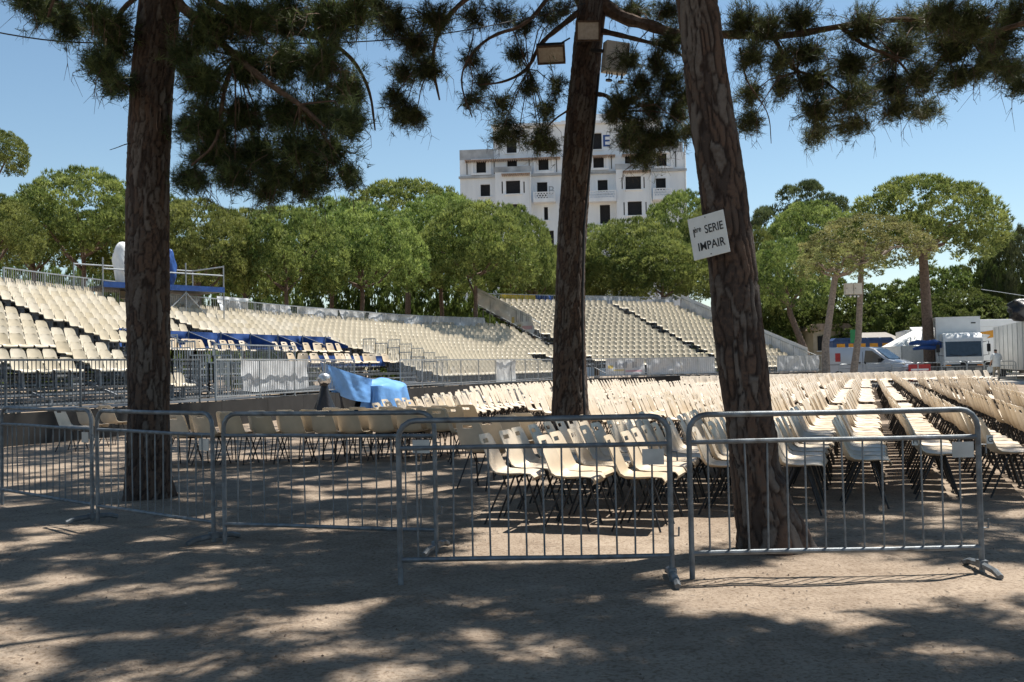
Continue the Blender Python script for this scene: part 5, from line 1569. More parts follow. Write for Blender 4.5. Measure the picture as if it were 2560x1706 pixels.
# parapets, wings and cornices
for (zx0, zx1, zy) in ((110, 421, 345), (1963, 2150, 258)):
    zb, zt_ = zmain + 0.004, bz(110, 350)
    MB().box(((bx(zx0) + bx(zx1)) / 2, 0.25, (zb + zt_) / 2), (bx(zx1) - bx(zx0), 0.5, zt_ - zb)).build('parapet', M['rend_dirt'], bld)
MB().box(((bx(422) + bx(1962)) / 2, 0.30, zt_top + 0.18), (bx(1962) - bx(422) + 0.4, 0.75, 0.36)).build('parapet', M['render'], bld)
MB().box(((bx(1335) + bx(1500)) / 2, 2.0, zt_top + 0.85), (bx(1500) - bx(1335), 3.0, 1.0)).build('roof_house', M['render'], bld)
def tiles(x0, x1, z, y, n):
    mb = MB()
    mb.box(((x0 + x1) / 2, y - 0.30, z + 0.10), (x1 - x0, 0.62, 0.10))
    for i in range(n):
        x = x0 + (x1 - x0) * (i + 0.5) / n
        mb.box((x, y - 0.34, z - 0.06), ((x1 - x0) / n * 0.5, 0.5, 0.2))
    mb.build('tiled_cornice', M['tile'], bld)
tiles(bx(160), bx(1040), zmain - 0.25, 0.0, 46); tiles(bx(1330), bx(1540), zmain - 0.25, 0.0, 12); tiles(bx(1600), bx(1960), zmain - 0.25, 0.0, 18)
zs2 = bz(110, 608)
MB().box(((W0 + W1) / 2, -0.12, zs2), (W1 - W0 + 0.3, 0.4, 0.30)).build('string_course', M['rend_dirt'], bld)
# projecting bays with a wide window between two slits
def bay(zx0, zx1, wins, ztop):
    a, b = bx(zx0), bx(zx1)
    hs = []
    for (u0, v0, u1, v1) in wins: hs.append(hole(u0, v0, u1, v1))
    facade('bay_wall', a, b, low, ztop, -1.0, hs, M['render'], 0.35)
    for h in hs: window(h, -1.0, 0.35, frame=(h[1] - h[0] > 1))
    mb = MB()
    for x in (a, b): mb.add([(x, -1.0, low), (x, 0.0, low), (x, 0.0, ztop), (x, -1.0, ztop)], [(0, 1, 2, 3)])
    mb.add([(a, -1.0, ztop), (b, -1.0, ztop), (b, 0, ztop), (a, 0, ztop)], [(0, 1, 2, 3)])
    mb.build('bay_side', M['render'], bld)
    MB().box(((a + b) / 2, -0.95, ztop + 0.35), (b - a + 0.2, 0.18, 0.75)).build('bay_parapet', M['rend_dirt'], bld)
    tiles(a + 0.9, b - 0.1, ztop - 0.45, -1.0, 14)
bay(442, 770, [(545, 645, 665, 757), (500, 648, 512, 760), (700, 648, 712, 752), (545, 860, 665, 975), (500, 860, 512, 975), (700, 860, 712, 975)], bz(600, 560))
bay(1542, 1862, [(1630, 597, 1760, 707), (1590, 600, 1600, 708), (1787, 596, 1797, 700), (1645, 825, 1762, 942), (1603, 828, 1613, 946), (1800, 822, 1810, 935), (1645, 1050, 1762, 1165)], bz(1700, 525))
# wide recesses round the openings of the storey under the roof
for (u0, v0, u1, v1) in ((232, 446, 388, 560), (808, 418, 962, 540), (1335, 396, 1462, 506), (1905, 366, 2042, 486)):
    h = hole(u0, v0, u1, v1)
    mb = MB()
    for x in (h[0], h[1]): mb.box((x, -0.10, (h[2] + h[3]) / 2), (0.28, 0.24, h[3] - h[2] + 0.3))
    mb.box(((h[0] + h[1]) / 2, -0.10, h[3]), (h[1] - h[0], 0.24, 0.25)); mb.box(((h[0] + h[1]) / 2, -0.12, h[2] - 0.1), (h[1] - h[0] + 0.4, 0.28, 0.3))
    mb.build('window_surround', M['render'], bld)
    for x in (h[0] - 0.75, h[1] + 0.55): MB().box((x, -0.03, (h[2] + h[3]) / 2), (0.10, 0.08, h[3] - h[2] + 0.2)).build('slit', M['void'], bld)  # dark strip on the wall, coloured as a shaded opening
# balconies with a pierced lattice front
def balcony(zx0, zx1, zy0, zy1):
    a, b = bx(zx0), bx(zx1); zm = (zx0 + zx1) / 2; z1, z0 = bz(zm, zy0), bz(zm, zy1)
    w = MB().box(((a + b) / 2, -0.7, z0 - 0.1), (b - a, 1.4, 0.22)).build('balcony', M['render'], bld)
    fr = MB(); y = -1.33
    fr.box(((a + b) / 2, y, z1 - 0.06), (b - a, 0.16, 0.14)); fr.box(((a + b) / 2, y, z0 + 0.16), (b - a, 0.14, 0.3))
    for x in (a + 0.08, b - 0.08): fr.box((x, y, (z0 + z1) / 2), (0.16, 0.15, z1 - z0))
    n = int((b - a) / 0.42); hh = (z1 - 0.13) - (z0 + 0.3)
    for i in range(n):
        x = a + 0.16 + (b - a - 0.32) * (i + 0.5) / n; dx = (b - a) / n / 2
        for sg in (-1, 1): fr.beam((x - sg * dx, y, z0 + 0.3), (x + sg * dx, y, z1 - 0.13), 0.10, 0.12)
    fr.build('lattice_front', M['render'], w)
balcony(1290, 1540, 728, 812); balcony(1868, 2040, 702, 788); balcony(790, 990, 745, 822)
for x in (765, 1850, 2168):
    MB().tube([(bx(x), -1.08 if x < 2000 else -0.1, low), (bx(x), -1.08 if x < 2000 else -0.1, bz(x, 560 if x < 2000 else 270))], 0.09, 6).build('drain_pipe', M['white'], bld)
def text_obj(txt, size, m, parent, loc, rot, name='lettering', bold=0.0, xs=1.0, spacing=1.0):
    cu = bpy.data.curves.new(name, 'FONT'); cu.body = txt; cu.size = size; cu.extrude = 0.004 * size; cu.offset = bold * size; cu.space_character = spacing
    tmp = bpy.data.objects.new(name, cu); COL.objects.link(tmp)
    bpy.context.view_layer.update()
    me = bpy.data.meshes.new_from_object(tmp.evaluated_get(bpy.context.evaluated_depsgraph_get()))
    bpy.data.objects.remove(tmp)
    me.materials.clear(); me.materials.append(m)
    o = link(name, me, parent, loc); o.rotation_euler = rot; o.scale = (xs, 1, 1)
    return o
h = hole(1423, 197, 1455, 305)
text_obj('E', (h[3] - h[2]) * 1.42, M['navy'], bld, (h[0], 0.33, h[2]), (R(90), 0, 0), bold=0.01)
h = hole(925, 680, 970, 748)
text_obj('B', (h[3] - h[2]) * 1.42, M['rend_dirt'], bld, (h[0], -0.02, h[2]), (R(90), 0, 0))

for (x, y, w_, d_, h_) in ((bx(700), 4.0, 1.6, 1.6, 1.1), (bx(1120), 5.0, 2.4, 2.0, 1.5), (bx(1780), 3.5, 1.2, 1.2, 0.8)):
    MB().box((x, y, zt_top + h_ / 2), (w_, d_, h_)).build('roof_vent', M['rend_dirt'], bld)
MB().tube([(bx(900), 3.0, zt_top), (bx(900), 3.0, zt_top + 3.2)], 0.04, 5).beam((bx(900) - 0.7, 3.0, zt_top + 2.9), (bx(900) + 0.7, 3.0, zt_top + 2.9), 0.04).build('aerial', M['galv'], bld)
# ================================================================== vehicles behind the far barriers
def wheel(parent, x, y, r=0.45, w=0.28):
    t = MB().tube([(x, y - w / 2, r), (x, y + w / 2, r)], r, 18).build('wheel', M['rubber'], parent, smooth=True)
    MB().tube([(x, y - w / 2 - 0.012, r), (x, y + w / 2 + 0.012, r)], r * 0.58, 12).build('rim', M['galv_lt'], t, smooth=True)
def facing(p, extra=0.0):
    return math.atan2(-p.y, -p.x) + extra

# slightly raised yard on which the vehicles stand
PV = 0.15
M['yard'] = mat('pale_yard_concrete', (0.33, 0.30, 0.26), 0.9, var=0.2, scale=1.2, bump=0.2)
yd = MB().box((39.0, 77.0, PV / 2 - 0.05), (52.0, 48.0, PV + 0.1)).build('pavement', M['yard'], bevel=0.02)
tag(yd, kind='structure')
MB().box((39.0, 52.93, PV / 2 - 0.04), (52.0, 0.14, PV + 0.1)).build('kerb', M['rend_dirt'], yd)
# box truck, cab towards the chairs
tp_ = D(2206, 840, 61.5)
truck = empty('box_truck', (tp_.x, 61.5, PV), R(-105), 'white box truck with a wide dark windscreen facing the chairs', 'truck')
# local: x forward (towards camera), y sideways
MB().box((-3.4, 0.0, 2.35), (6.2, 2.5, 2.75)).build('cargo_box', M['truck'], truck, bevel=0.04)
MB().box((-3.4, 0.0, 3.74), (6.24, 2.54, 0.06)).build('roof_trim', M['white'], truck)
cab = MB().prism([(-0.2, 0.75), (1.42, 0.75), (1.5, 1.25), (1.32, 2.45), (1.1, 2.68), (0.5, 2.78), (-0.2, 2.78)], -1.08, 1.08).build('cab', M['truck'], truck, bevel=0.06, smooth=True)
ws = MB(); ws.add([(1.50, -0.98, 1.36), (1.50, 0.98, 1.36), (1.345, 0.98, 2.28), (1.345, -0.98, 2.28)], [(0, 1, 2, 3)])
ws.add([(1.47, -0.98, 1.36), (1.47, 0.98, 1.36), (1.315, 0.98, 2.28), (1.315, -0.98, 2.28)], [(0, 1, 2, 3)])
ws.build('windscreen', M['glass'], truck)
for sg in (-1, 1):
    wp = MB().beam((1.53, sg * 0.1, 1.38), (1.49, sg * 0.75, 1.50), 0.02, 0.03).build('wiper', M['black'], truck)
    m_ = MB().tube([(1.2, sg * 1.08, 2.2), (1.35, sg * 1.38, 2.25), (1.35, sg * 1.38, 1.45), (1.25, sg * 1.08, 1.42)], 0.022, 6).build('mirror_arm', M['black'], truck)
    MB().box((1.35, sg * 1.38, 1.86), (0.10, 0.2, 0.46)).build('mirror', M['black'], truck, bevel=0.03)
    MB().box((1.50, sg * 0.86, 0.84), (0.05, 0.3, 0.09)).build('indicator', M['amber'], truck)
    MB().box((1.47, sg * 0.78, 0.62), (0.06, 0.36, 0.18)).build('headlight', M['lamp_glass'], truck)
    wheel(truck, 0.75, sg * 0.95); wheel(truck, -4.6, sg * 0.95)
MB().box((0.62, 0, 0.60), (1.75, 2.1, 0.34)).build('bumper', M['plinth'], truck, bevel=0.03)
MB().box((1.46, 0, 0.86), (0.06, 1.9, 0.10)).build('grille', M['black'], truck)
em = MB().tube([(1.49, 0.15 * math.cos(a), 0.93 + 0.15 * math.sin(a)) for a in np.linspace(0, 2 * math.pi, 19)], 0.022, 6)
for k in range(3):
    a = R(90 + 120 * k); em.beam((1.50, 0, 0.93), (1.50, 0.14 * math.cos(a), 0.93 + 0.14 * math.sin(a)), 0.025)
em.tube([(1.455, 0, 0.93), (1.475, 0, 0.93)], 0.19, 16)
em.build('emblem', M['black'], truck)
MB().box((-0.29, 0.85, 3.38), (0.02, 0.26, 0.07)).build('maker_lettering', M['plinth'], truck)
MB().box((-0.2, 0, 0.85), (0.5, 2.0, 0.25)).box((-3.4, 0, 0.85), (6.0, 0.9, 0.25)).build('chassis', M['black'], truck)

# silver van
vp_ = D(2000, 840, 60.0)
van = empty('panel_van', (vp_.x, 60.0, PV), R(-44), 'silver panel van with a sloping bonnet parked by the pines', 'van')
vprof = [(-2.35, 0.35), (2.2, 0.35), (2.36, 0.55), (2.34, 0.9), (2.15, 1.12), (1.45, 1.30), (0.62, 1.92), (0.3, 2.02), (-2.2, 2.05), (-2.38, 1.9)]
MB().prism(vprof, -0.93, 0.93).build('body', M['silver'], van, bevel=0.07, smooth=True)
g1 = MB(); g1.add([(1.50, -0.80, 1.32), (1.50, 0.80, 1.32), (0.70, 0.74, 1.90), (0.70, -0.74, 1.90)], [(0, 1, 2, 3)])
g1.add([(1.47, -0.80, 1.29), (1.47, 0.80, 1.29), (0.67, 0.74, 1.87), (0.67, -0.74, 1.87)], [(0, 1, 2, 3)])
g1.build('windscreen', M['glass'], van)
for sg in (-1, 1):
    MB().prism([(0.05, 1.12), (0.95, 1.12), (1.30, 1.27), (0.55, 1.80), (0.15, 1.82)], sg * 0.925, sg * 0.945).build('side_window', M['glass'], van)
    MB().box((-1.55, sg * 0.94, 1.45), (0.32, 0.02, 0.5)).build('red_sticker', M['red'], van)
    for x in (-0.2, 0.12): MB().box((x, sg * 0.945, 1.08), (0.10, 0.04, 0.16)).build('door_handle', M['black'], van)
    MB().box((-0.02, sg * 0.936, 1.0), (0.02, 0.01, 1.5)).build('door_seam', M['plinth'], van)
    MB().box((-1.4, sg * 0.936, 1.02), (1.7, 0.012, 0.03)).build('rub_strip', M['plinth'], van)
    MB().box((2.22, sg * 0.68, 0.92), (0.2, 0.34, 0.22)).build('headlight', M['lamp_glass'], van, bevel=0.04)
    wheel(van, 1.45, sg * 0.84, 0.33, 0.22); wheel(van, -1.5, sg * 0.84, 0.33, 0.22)
    MB().box((1.05, sg * 1.05, 1.25), (0.14, 0.18, 0.24)).build('mirror', M['black'], van, bevel=0.03)
MB().box((2.33, 0, 0.62), (0.08, 1.2, 0.14)).build('grille', M['black'], van)

# a second lorry half hidden by the leaning trunk, with its awning tent
l2 = D(2124, 840, 70.0)
lorry = empty('lorry', (l2.x, 70.0, PV), R(-104), 'white lorry half hidden behind the trunk with the blue roll', 'truck')
MB().box((-2.6, 0, 2.1), (5.2, 2.4, 2.3)).build('cargo_box', M['truck'], lorry, bevel=0.04)
MB().prism([(0.1, 0.6), (1.7, 0.6), (1.75, 1.4), (1.45, 2.5), (0.1, 2.6)], -1.05, 1.05).build('cab', M['truck'], lorry, bevel=0.06, smooth=True)
w2 = MB(); w2.add([(1.79, -0.95, 1.5), (1.79, 0.95, 1.5), (1.53, 0.95, 2.38), (1.53, -0.95, 2.38)], [(0, 1, 2, 3)]); w2.build('windscreen', M['glass'], lorry)
MB().box((1.66, 0, 0.62), (0.3, 2.1, 0.36)).build('bumper', M['plinth'], lorry)
MB().prism([(0.1, 2.6), (1.3, 2.6), (0.9, 3.3), (0.1, 3.45)], -0.9, 0.9).build('roof_deflector', M['alu'], lorry, bevel=0.05)
for sg in (-1, 1): wheel(lorry, 0.9, sg * 0.92); wheel(lorry, -3.8, sg * 0.92)
tn = D(2088, 840, 66.5)
tent = empty('marquee', (tn.x, 66.5, PV), R(10), 'small white marquee with a peaked roof beside the lorry', 'tent')
MB().add([(-1.2, -1.2, 2.1), (1.2, -1.2, 2.1), (1.2, 1.2, 2.1), (-1.2, 1.2, 2.1), (0.8, 0.1, 3.3)], [(0, 1, 4), (1, 2, 4), (2, 3, 4), (3, 0, 4)]).build('roof', M['white'], tent)
for (a, b) in (((-1.2, -1.2), (1.2, -1.2)), ((-1.2, 1.2), (-1.2, -1.2))):
    cloth((*a, 2.1), (*b, 2.1), (*a, 0.02), (*b, 0.02), amp=0.03, seed=600).build('side_wall', M['white'], tent, smooth=True)
for x in (-1.18, 1.18):
    for y in (-1.18, 1.18): MB().beam((x, y, 0), (x, y, 2.1), 0.05).build('pole', M['galv_lt'], tent)

# long trailer behind, and the metal-sided trailer at the edge
tb = D(2322, 840, 73.5)
trl = empty('semi_trailer', (tb.x, 73.5, PV), R(8), 'long white semi-trailer with an orange swoosh emblem', 'trailer')
MB().box((0, 0, 2.5), (12.0, 2.5, 2.9)).build('cargo_box', M['truck'], trl, bevel=0.04)
for z in (3.45, 3.1, 2.75): MB().box((0, -1.262, z), (11.9, 0.02, 0.03)).build('panel_rib', M['alu'], trl)
sw = MB().add([(-3.4, -1.275, 3.0), (-2.0, -1.275, 3.2), (0.6, -1.275, 3.5), (-0.5, -1.275, 3.1), (-1.4, -1.275, 2.75), (-2.6, -1.275, 2.62), (-2.3, -1.275, 2.85)], [(0, 1, 2, 3, 4, 5, 6)])
sw.build('emblem', M['orange'], trl)
for x in (-4.5, -3.4, -2.3, 3.5): wheel(trl, x, -0.95); wheel(trl, x, 0.95)
MB().box((0, 0, 0.95), (11.5, 1.0, 0.25)).build('chassis', M['black'], trl)
nr_, fr_ = Vector((27.2, 53.0, 0)), Vector((32.2, 68.5, 0))
q = project(nr_ + Vector((0, 0, 1.5)))
dv = (fr_ - nr_); az = math.atan2(dv.y, dv.x); Lt = dv.length
side = empty('metal_trailer', nr_ + dv / 2 + Vector((0, 0, PV)), az, 'dull metal-sided trailer with a blue striped end beside the chairs', 'trailer')
MB().box((0, -1.25, 1.9), (Lt, 2.5, 2.75)).build('body', M['alu'], side, bevel=0.03)
for i in range(9): MB().box((-Lt / 2 + Lt * (i + 0.5) / 9, 0.012, 1.9), (0.05, 0.03, 2.7)).build('panel_joint', M['galv_lt'], side)
for y, mm in ((-0.35, 'cabin'), (-0.95, 'navy'), (-1.6, 'cabin'), (-2.2, 'navy')):
    MB().tube([(-Lt / 2 - 0.05, y, 0.1), (-Lt / 2 - 0.05, y, 2.6), (-Lt / 2 - 0.05, y, 2.75)], [0.26, 0.26, 0.12], 12).build('blue_curtain_fold', M[mm], side, smooth=True)
MB().prism([(0, 0)] * 0 or [(-0.01, 2.1), (-0.01, 2.9), (0.01, 3.1), (0.01, 2.0)], -0.9, -0.3).build('green_panel', M['green_sign'], side, loc=(-Lt / 2 - 0.33, 0, 0))
for x in (-Lt / 2 + 2, Lt / 2 - 2): wheel(side, x, -0.25, 0.42, 0.3); wheel(side, x, -2.2, 0.42, 0.3)
MB().box((0, -1.25, 0.5), (Lt - 1, 1.6, 0.2)).build('chassis', M['black'], side)
# black wrapped lamp on top of the metal trailer
bp_ = D(2348, 718, 57.0)
wl = empty('wrapped_lamp', (bp_.x, 57.0, 3.41), 0, 'bundle wrapped in black plastic on top of the metal trailer', 'bundle')
lumpy((0, 0, 0.62), (0.7, 0.6, 0.64), 12, n=24, m=16, amp=0.16).build('plastic_wrap', M['blackbag'], wl, smooth=True)

# portable toilets and plastered wall behind the van
for i, xx in enumerate((1928, 1950, 1975, 2003, 2032, 2090)):
    p = D(xx, 840, 72.0)
    c = empty('portable_toilet', (p.x, 72.0, PV), R(-3), 'blue portable toilet with an orange door panel', 'toilet', 'blue portable toilets in a row')
    MB().box((0, 0, 1.1), (0.98, 1.1, 2.2)).build('cabin', M['cabin'], c, bevel=0.05)
    MB().prism([(-0.5, 2.2), (0.5, 2.2), (0.3, 2.36), (-0.3, 2.36)], -0.55, 0.55).build('roof', M['cabin'], c)
    MB().box((0, -0.56, 1.66), (0.5, 0.02, 0.72)).build('door_panel', M['orange'], c)
    c.scale = (1.12, 1.12, 1.2)
wb = D(1975, 840, 84.0)
bw = empty('plastered_house', (wb.x - 1, 84.0, PV), R(4), 'low beige plastered house behind the portable toilets', 'house')
MB().box((-1.2, 2, 1.9), (3.2, 4, 3.8)).build('wall', M['beige'], bw)
MB().prism([(-3.0, 3.8), (0.6, 3.8), (0.1, 4.3), (-2.5, 4.3)], -0.2, 4.2).build('roof', M['tile'], bw)
for x in (-2.0, -0.5): 
    w_ = MB().box((x, -0.02, 2.7), (0.9, 0.1, 1.2)).build('window', M['void'], bw); MB().box((x, -0.06, 2.05), (1.1, 0.14, 0.08)).build('sill', M['white'], bw)
tn2 = D(2008, 840, 80.0)
t_2 = empty('marquee', (tn2.x, 80.0, PV), 0, 'grey canvas marquee roof behind the van', 'tent')
MB().add([(-2.3, -2, 2.5), (2.3, -2, 2.5), (2.3, 2, 2.5), (-2.3, 2, 2.5), (-1.0, 0, 3.4), (1.0, 0, 3.4)], [(0, 1, 5, 4), (1, 2, 5), (2, 3, 4, 5), (3, 0, 4)]).build('roof', M['grey_tent'], t_2)
for x in (-2.25, 2.25):
    for y in (-1.95, 1.95): MB().beam((x, y, 0), (x, y, 2.5), 0.07).build('pole', M['galv_lt'], t_2)
gs = D(2028 - 75, 760, 70.0)
g_s = empty('green_sign', (gs.x + 0.25, 70.0, PV), 0, 'small green panel on a post behind the cabinet pine', 'sign')
MB().beam((0, 0, 0), (0, 0, 3.2), 0.06).build('post', M['galv'], g_s)
MB().box((0, -0.05, 2.9), (0.5, 0.04, 0.9)).build('panel', M['green_sign'], g_s)

# low crowd barriers in front of the vehicles
FRAME_ME = None
def small_barrier(pa, pb, idx, lab):
    d = pb - pa; L = d.length; root = empty('crowd_barrier', (pa + pb) / 2, math.atan2(d.y, d.x), lab, 'barrier', 'far crowd barriers before the vehicles')
    hw, h, rc = L / 2 - 0.03, 1.05, 0.14
    pts = [(-hw, 0, 0)] + [(-hw + rc - rc * math.cos(a), 0, h - rc + rc * math.sin(a)) for a in np.linspace(0, R(90), 4)] + [(hw - rc + rc * math.sin(a), 0, h - rc + rc * math.cos(a)) for a in np.linspace(0, R(90), 4)] + [(hw, 0, 0)]
    MB().tube(pts, 0.026, 6).build('frame', M['galv_lt'], root)
    for z in (0.82, 0.18): MB().beam((-hw, 0, z), (hw, 0, z), 0.035).build('rail', M['galv_lt'], root)
    b = MB()
    for i in range(1, 17): b.beam((-hw + 2 * hw * i / 17, 0, 0.18), (-hw + 2 * hw * i / 17, 0, 0.82), 0.016)
    tag(b.build('bars', M['galv_lt'], root), kind='stuff')
cols = [1927, 1992, 2050, 2105, 2163, 2222, 2262, 2336]
for i, (a, b) in enumerate(zip(cols[:-1], cols[1:])):
    pa, pb = D(a, 850, 57.5 - 0.25 * (i % 2)), D(b, 850, 57.5 - 0.9 * (i == 6) + 0.25 * (i % 2)); pa.z = pb.z = PV
    small_barrier(pa, pb, i, ['bright low barrier by the foot of the yellowing pine', 'bright low barrier in front of the silver van', 'bright low barrier between the van and the marquee', 'bright low barrier with a red board on it',
                              'bright low barrier in front of the white lorry', 'bright low barrier across the box truck front', 'bright low barrier beside the person in the white shirt'][i])
# red board leaning on a barrier
rs = D(2113, 850, 57.0)
rb = empty('notice_board', (rs.x, 57.0, PV), R(3), 'red board with pale bands leaning on the low barriers', 'sign')
MB().box((0, 0, 0.5), (1.25, 0.05, 0.95)).build('board', M['red'], rb)
for z in (0.42, 0.68): MB().box((0, -0.03, z), (1.0, 0.012, 0.10)).build('band', M['white'], rb)
MB().box((-0.1, -0.034, 0.5), (0.05, 0.014, 0.95)).build('strut', M['galv_lt'], rb)

# cabinets on the yellowing pine
cb = D(1960, 664, 56.5)
ca = empty('electric_cabinet', (cb.x, 56.62, cb.z), 0, 'pair of pale electric cabinets fixed high on the yellowing pine', 'cabinet')
for sg in (-1, 1):
    c = MB().box((sg * 0.24, -0.1, 0), (0.46, 0.24, 0.62)).build('cabinet_box', M['box'], ca, bevel=0.015)
    MB().box((sg * 0.24, -0.232, 0), (0.40, 0.02, 0.56)).build('door', M['box'], c); MB().box((sg * 0.24 - 0.14, -0.25, 0.02), (0.03, 0.03, 0.06)).build('lock', M['black'], c)
for x in (-0.15, 0.08, 0.28): lumpy((x, -0.12, -0.42), (0.06, 0.06, 0.06), 4, 8, 6, 0.0).build('white_plug', M['white'], ca, smooth=True)
MB().beam((-0.4, -0.02, -0.36), (0.4, -0.02, -0.36), 0.05).build('bracket', M['galv'], ca)
# blue roll tied round the leaning trunk near the lorry
rr_ = D(2118, 795, 61.8)
br = empty('rolled_tarpaulin', (rr_.x, 61.75, rr_.z), 0, 'blue rolled tarpaulin tied across the tall leaning trunk', 'tarpaulin')
MB().tube([(-1.0, -0.6, 0.12), (-0.5, -0.62, 0.2), (0, -0.62, 0.16), (0.5, -0.6, 0.2), (1.1, -0.55, 0.06)], [0.09, 0.16, 0.14, 0.17, 0.1], 8).build('roll', M['navy'], br, smooth=True)
MB().tube([(-0.75, -0.5, -0.2), (-0.2, -0.55, -0.08), (0.4, -0.52, -0.12), (1.05, -0.5, -0.05)], [0.08, 0.15, 0.14, 0.1], 8).build('roll', M['navy'], br, smooth=True)
MB().tube([(0.1, -0.6, 0.1), (0.35, 0.0, 0.0), (0.55, 0.4, 0.05)], 0.03, 6).build('rope', M['black'], br)

# ================================================================== person in the white shirt
def person():
    p = D(2290, 850, 56.6); p.z = PV
    root = empty('person', p, R(100), 'person in a loose white shirt and beige trousers with back turned, holding papers', 'person')
    J = {'hip': (0, 0, 0.95), 'belly': (0, 0, 1.12), 'chest': (0.02, 0, 1.36), 'neckb': (0.03, 0, 1.5), 'neck': (0.05, 0, 1.56), 'head': (0.07, 0, 1.64), 'crown': (0.06, 0, 1.74)}
    V, E, Rd = [], [], []
    def v(p_, r): V.append(p_); Rd.append(r); return len(V) - 1
    hip = v((0, 0, 0.95), (0.14, 0.17)); be = v((0, 0, 1.12), (0.14, 0.18)); ch = v((0.01, 0, 1.35), (0.14, 0.2)); nb = v((0.02, 0, 1.47), (0.08, 0.10)); nk = v((0.035, 0, 1.54), (0.055, 0.055))
    h1 = v((0.05, 0, 1.60), (0.075, 0.07)); h2 = v((0.05, 0, 1.67), (0.095, 0.08)); h3 = v((0.04, 0, 1.73), (0.075, 0.065))
    for a, b in ((hip, be), (be, ch), (ch, nb), (nb, nk), (nk, h1), (h1, h2), (h2, h3)): E.append((a, b))
    for s in (-1, 1):
        t = v((0.0, s * 0.10, 0.86), (0.10, 0.10)); k = v((0.03 + 0.05 * s, s * 0.11, 0.48), (0.065, 0.065)); an = v((0.0 + 0.07 * s, s * 0.115, 0.10), (0.042, 0.042)); ft = v((0.06 + 0.07 * s, s * 0.12, 0.04), (0.045, 0.04)); to = v((0.16 + 0.07 * s, s * 0.13, 0.035), (0.035, 0.03))
        for a, b in ((hip, t), (t, k), (k, an), (an, ft), (ft, to)): E.append((a, b))
        sh = v((0.0, s * 0.21, 1.42), (0.07, 0.07)); el = v((-0.02 if s > 0 else 0.05, s * 0.30, 1.14), (0.05, 0.05))
        wr = v((0.10 if s > 0 else 0.26, s * 0.30, 0.90 if s > 0 else 1.06), (0.032, 0.032)); hd = v((0.13 if s > 0 else 0.33, s * 0.29, 0.83 if s > 0 else 1.05), (0.034, 0.022))
        for a, b in ((ch, sh), (sh, el), (el, wr), (wr, hd)): E.append((a, b))
        for q_, (dx, dz) in enumerate(((0.07, 0.0), (0.08, -0.012), (0.078, -0.024), (0.065, -0.035), (0.045, 0.03))):
            f = v((V[hd][0] + (dx * (0.35 if s > 0 else 1)), V[hd][1] + (0.02 - q_ * 0.012), V[hd][2] + (dz if s < 0 else -dx)), (0.010, 0.010)); E.append((hd, f))
    me = bpy.data.meshes.new('body'); me.from_pydata(V, E, [])
    o = link('body', me, root)
    bm = bmesh.new(); bm.from_mesh(me); sk = bm.verts.layers.skin.verify()
    for i, vv in enumerate(bm.verts):
        vv[sk].radius = Rd[i]; vv[sk].use_root = (i == 0)
    bm.to_mesh(me); bm.free()
    o.modifiers.new('skin', 'SKIN').use_smooth_shade = True
    sb = o.modifiers.new('sub', 'SUBSURF'); sb.levels = 1; sb.render_levels = 1
    bpy.context.view_layer.update()
    dg = bpy.context.evaluated_depsgraph_get()
    m2 = bpy.data.meshes.new_from_object(o.evaluated_get(dg)); o.modifiers.clear(); o.data = m2
    for nm, c in (('skin', (0.42, 0.24, 0.16)), ('cotton_shirt', (0.74, 0.76, 0.74)), ('trousers', (0.38, 0.32, 0.24)), ('shoes', (0.05, 0.04, 0.035)), ('hair', (0.03, 0.022, 0.018))):
        m2.materials.append(mat(nm, c, 0.75, var=0.1))
    for f in m2.polygons:
        c = f.center
        arm = abs(c.y) > 0.235
        f.material_index = 0 if c.z > 1.5 or (arm and c.z < 1.12) else (1 if c.z > 0.84 else (2 if c.z > 0.10 else 3))
        if arm and c.z < 1.12: f.material_index = 0
        if c.z > 1.66 or (c.z > 1.6 and c.x < 0.04): f.material_index = 4
        f.use_smooth = True
    # loose shirt
    P = []
    for i in range(20):
        a = 2 * math.pi * i / 20; row = []
        for z, rx, ry in ((1.49, 0.085, 0.12), (1.44, 0.13, 0.215), (1.30, 0.165, 0.225), (1.10, 0.175, 0.22), (0.92, 0.185, 0.225), (0.76, 0.195, 0.235)):
            w = 1 + 0.03 * math.sin(4 * a + z * 9)
            row.append((0.01 + rx * w * math.cos(a), ry * w * math.sin(a), z))
        P.append(row)
    MB().grid(P, closed_u=True).build('shirt', m2.materials[1], root, smooth=True)
    for s in (-1, 1):
        MB().tube([(0.0, s * 0.18, 1.43), (0.0, s * 0.26, 1.30), (0.0 if s > 0 else 0.04, s * 0.30, 1.14)], [0.085, 0.082, 0.075], 10, cap=False).build('sleeve', m2.materials[1], root, smooth=True)
        MB().tube([(0.05, s * 0.078, 1.61), (0.05, s * 0.085, 1.65)], 0.012, 6).build('ear', m2.materials[0], root)
    pa = MB().box((0.36, -0.30, 1.07), (0.20, 0.26, 0.015)).build('papers', M['paper'], None, loc=p)
    pa.rotation_euler = (0, 0, R(100))
    tag(pa, 'small white papers held in the hand of the person', 'papers')
person()

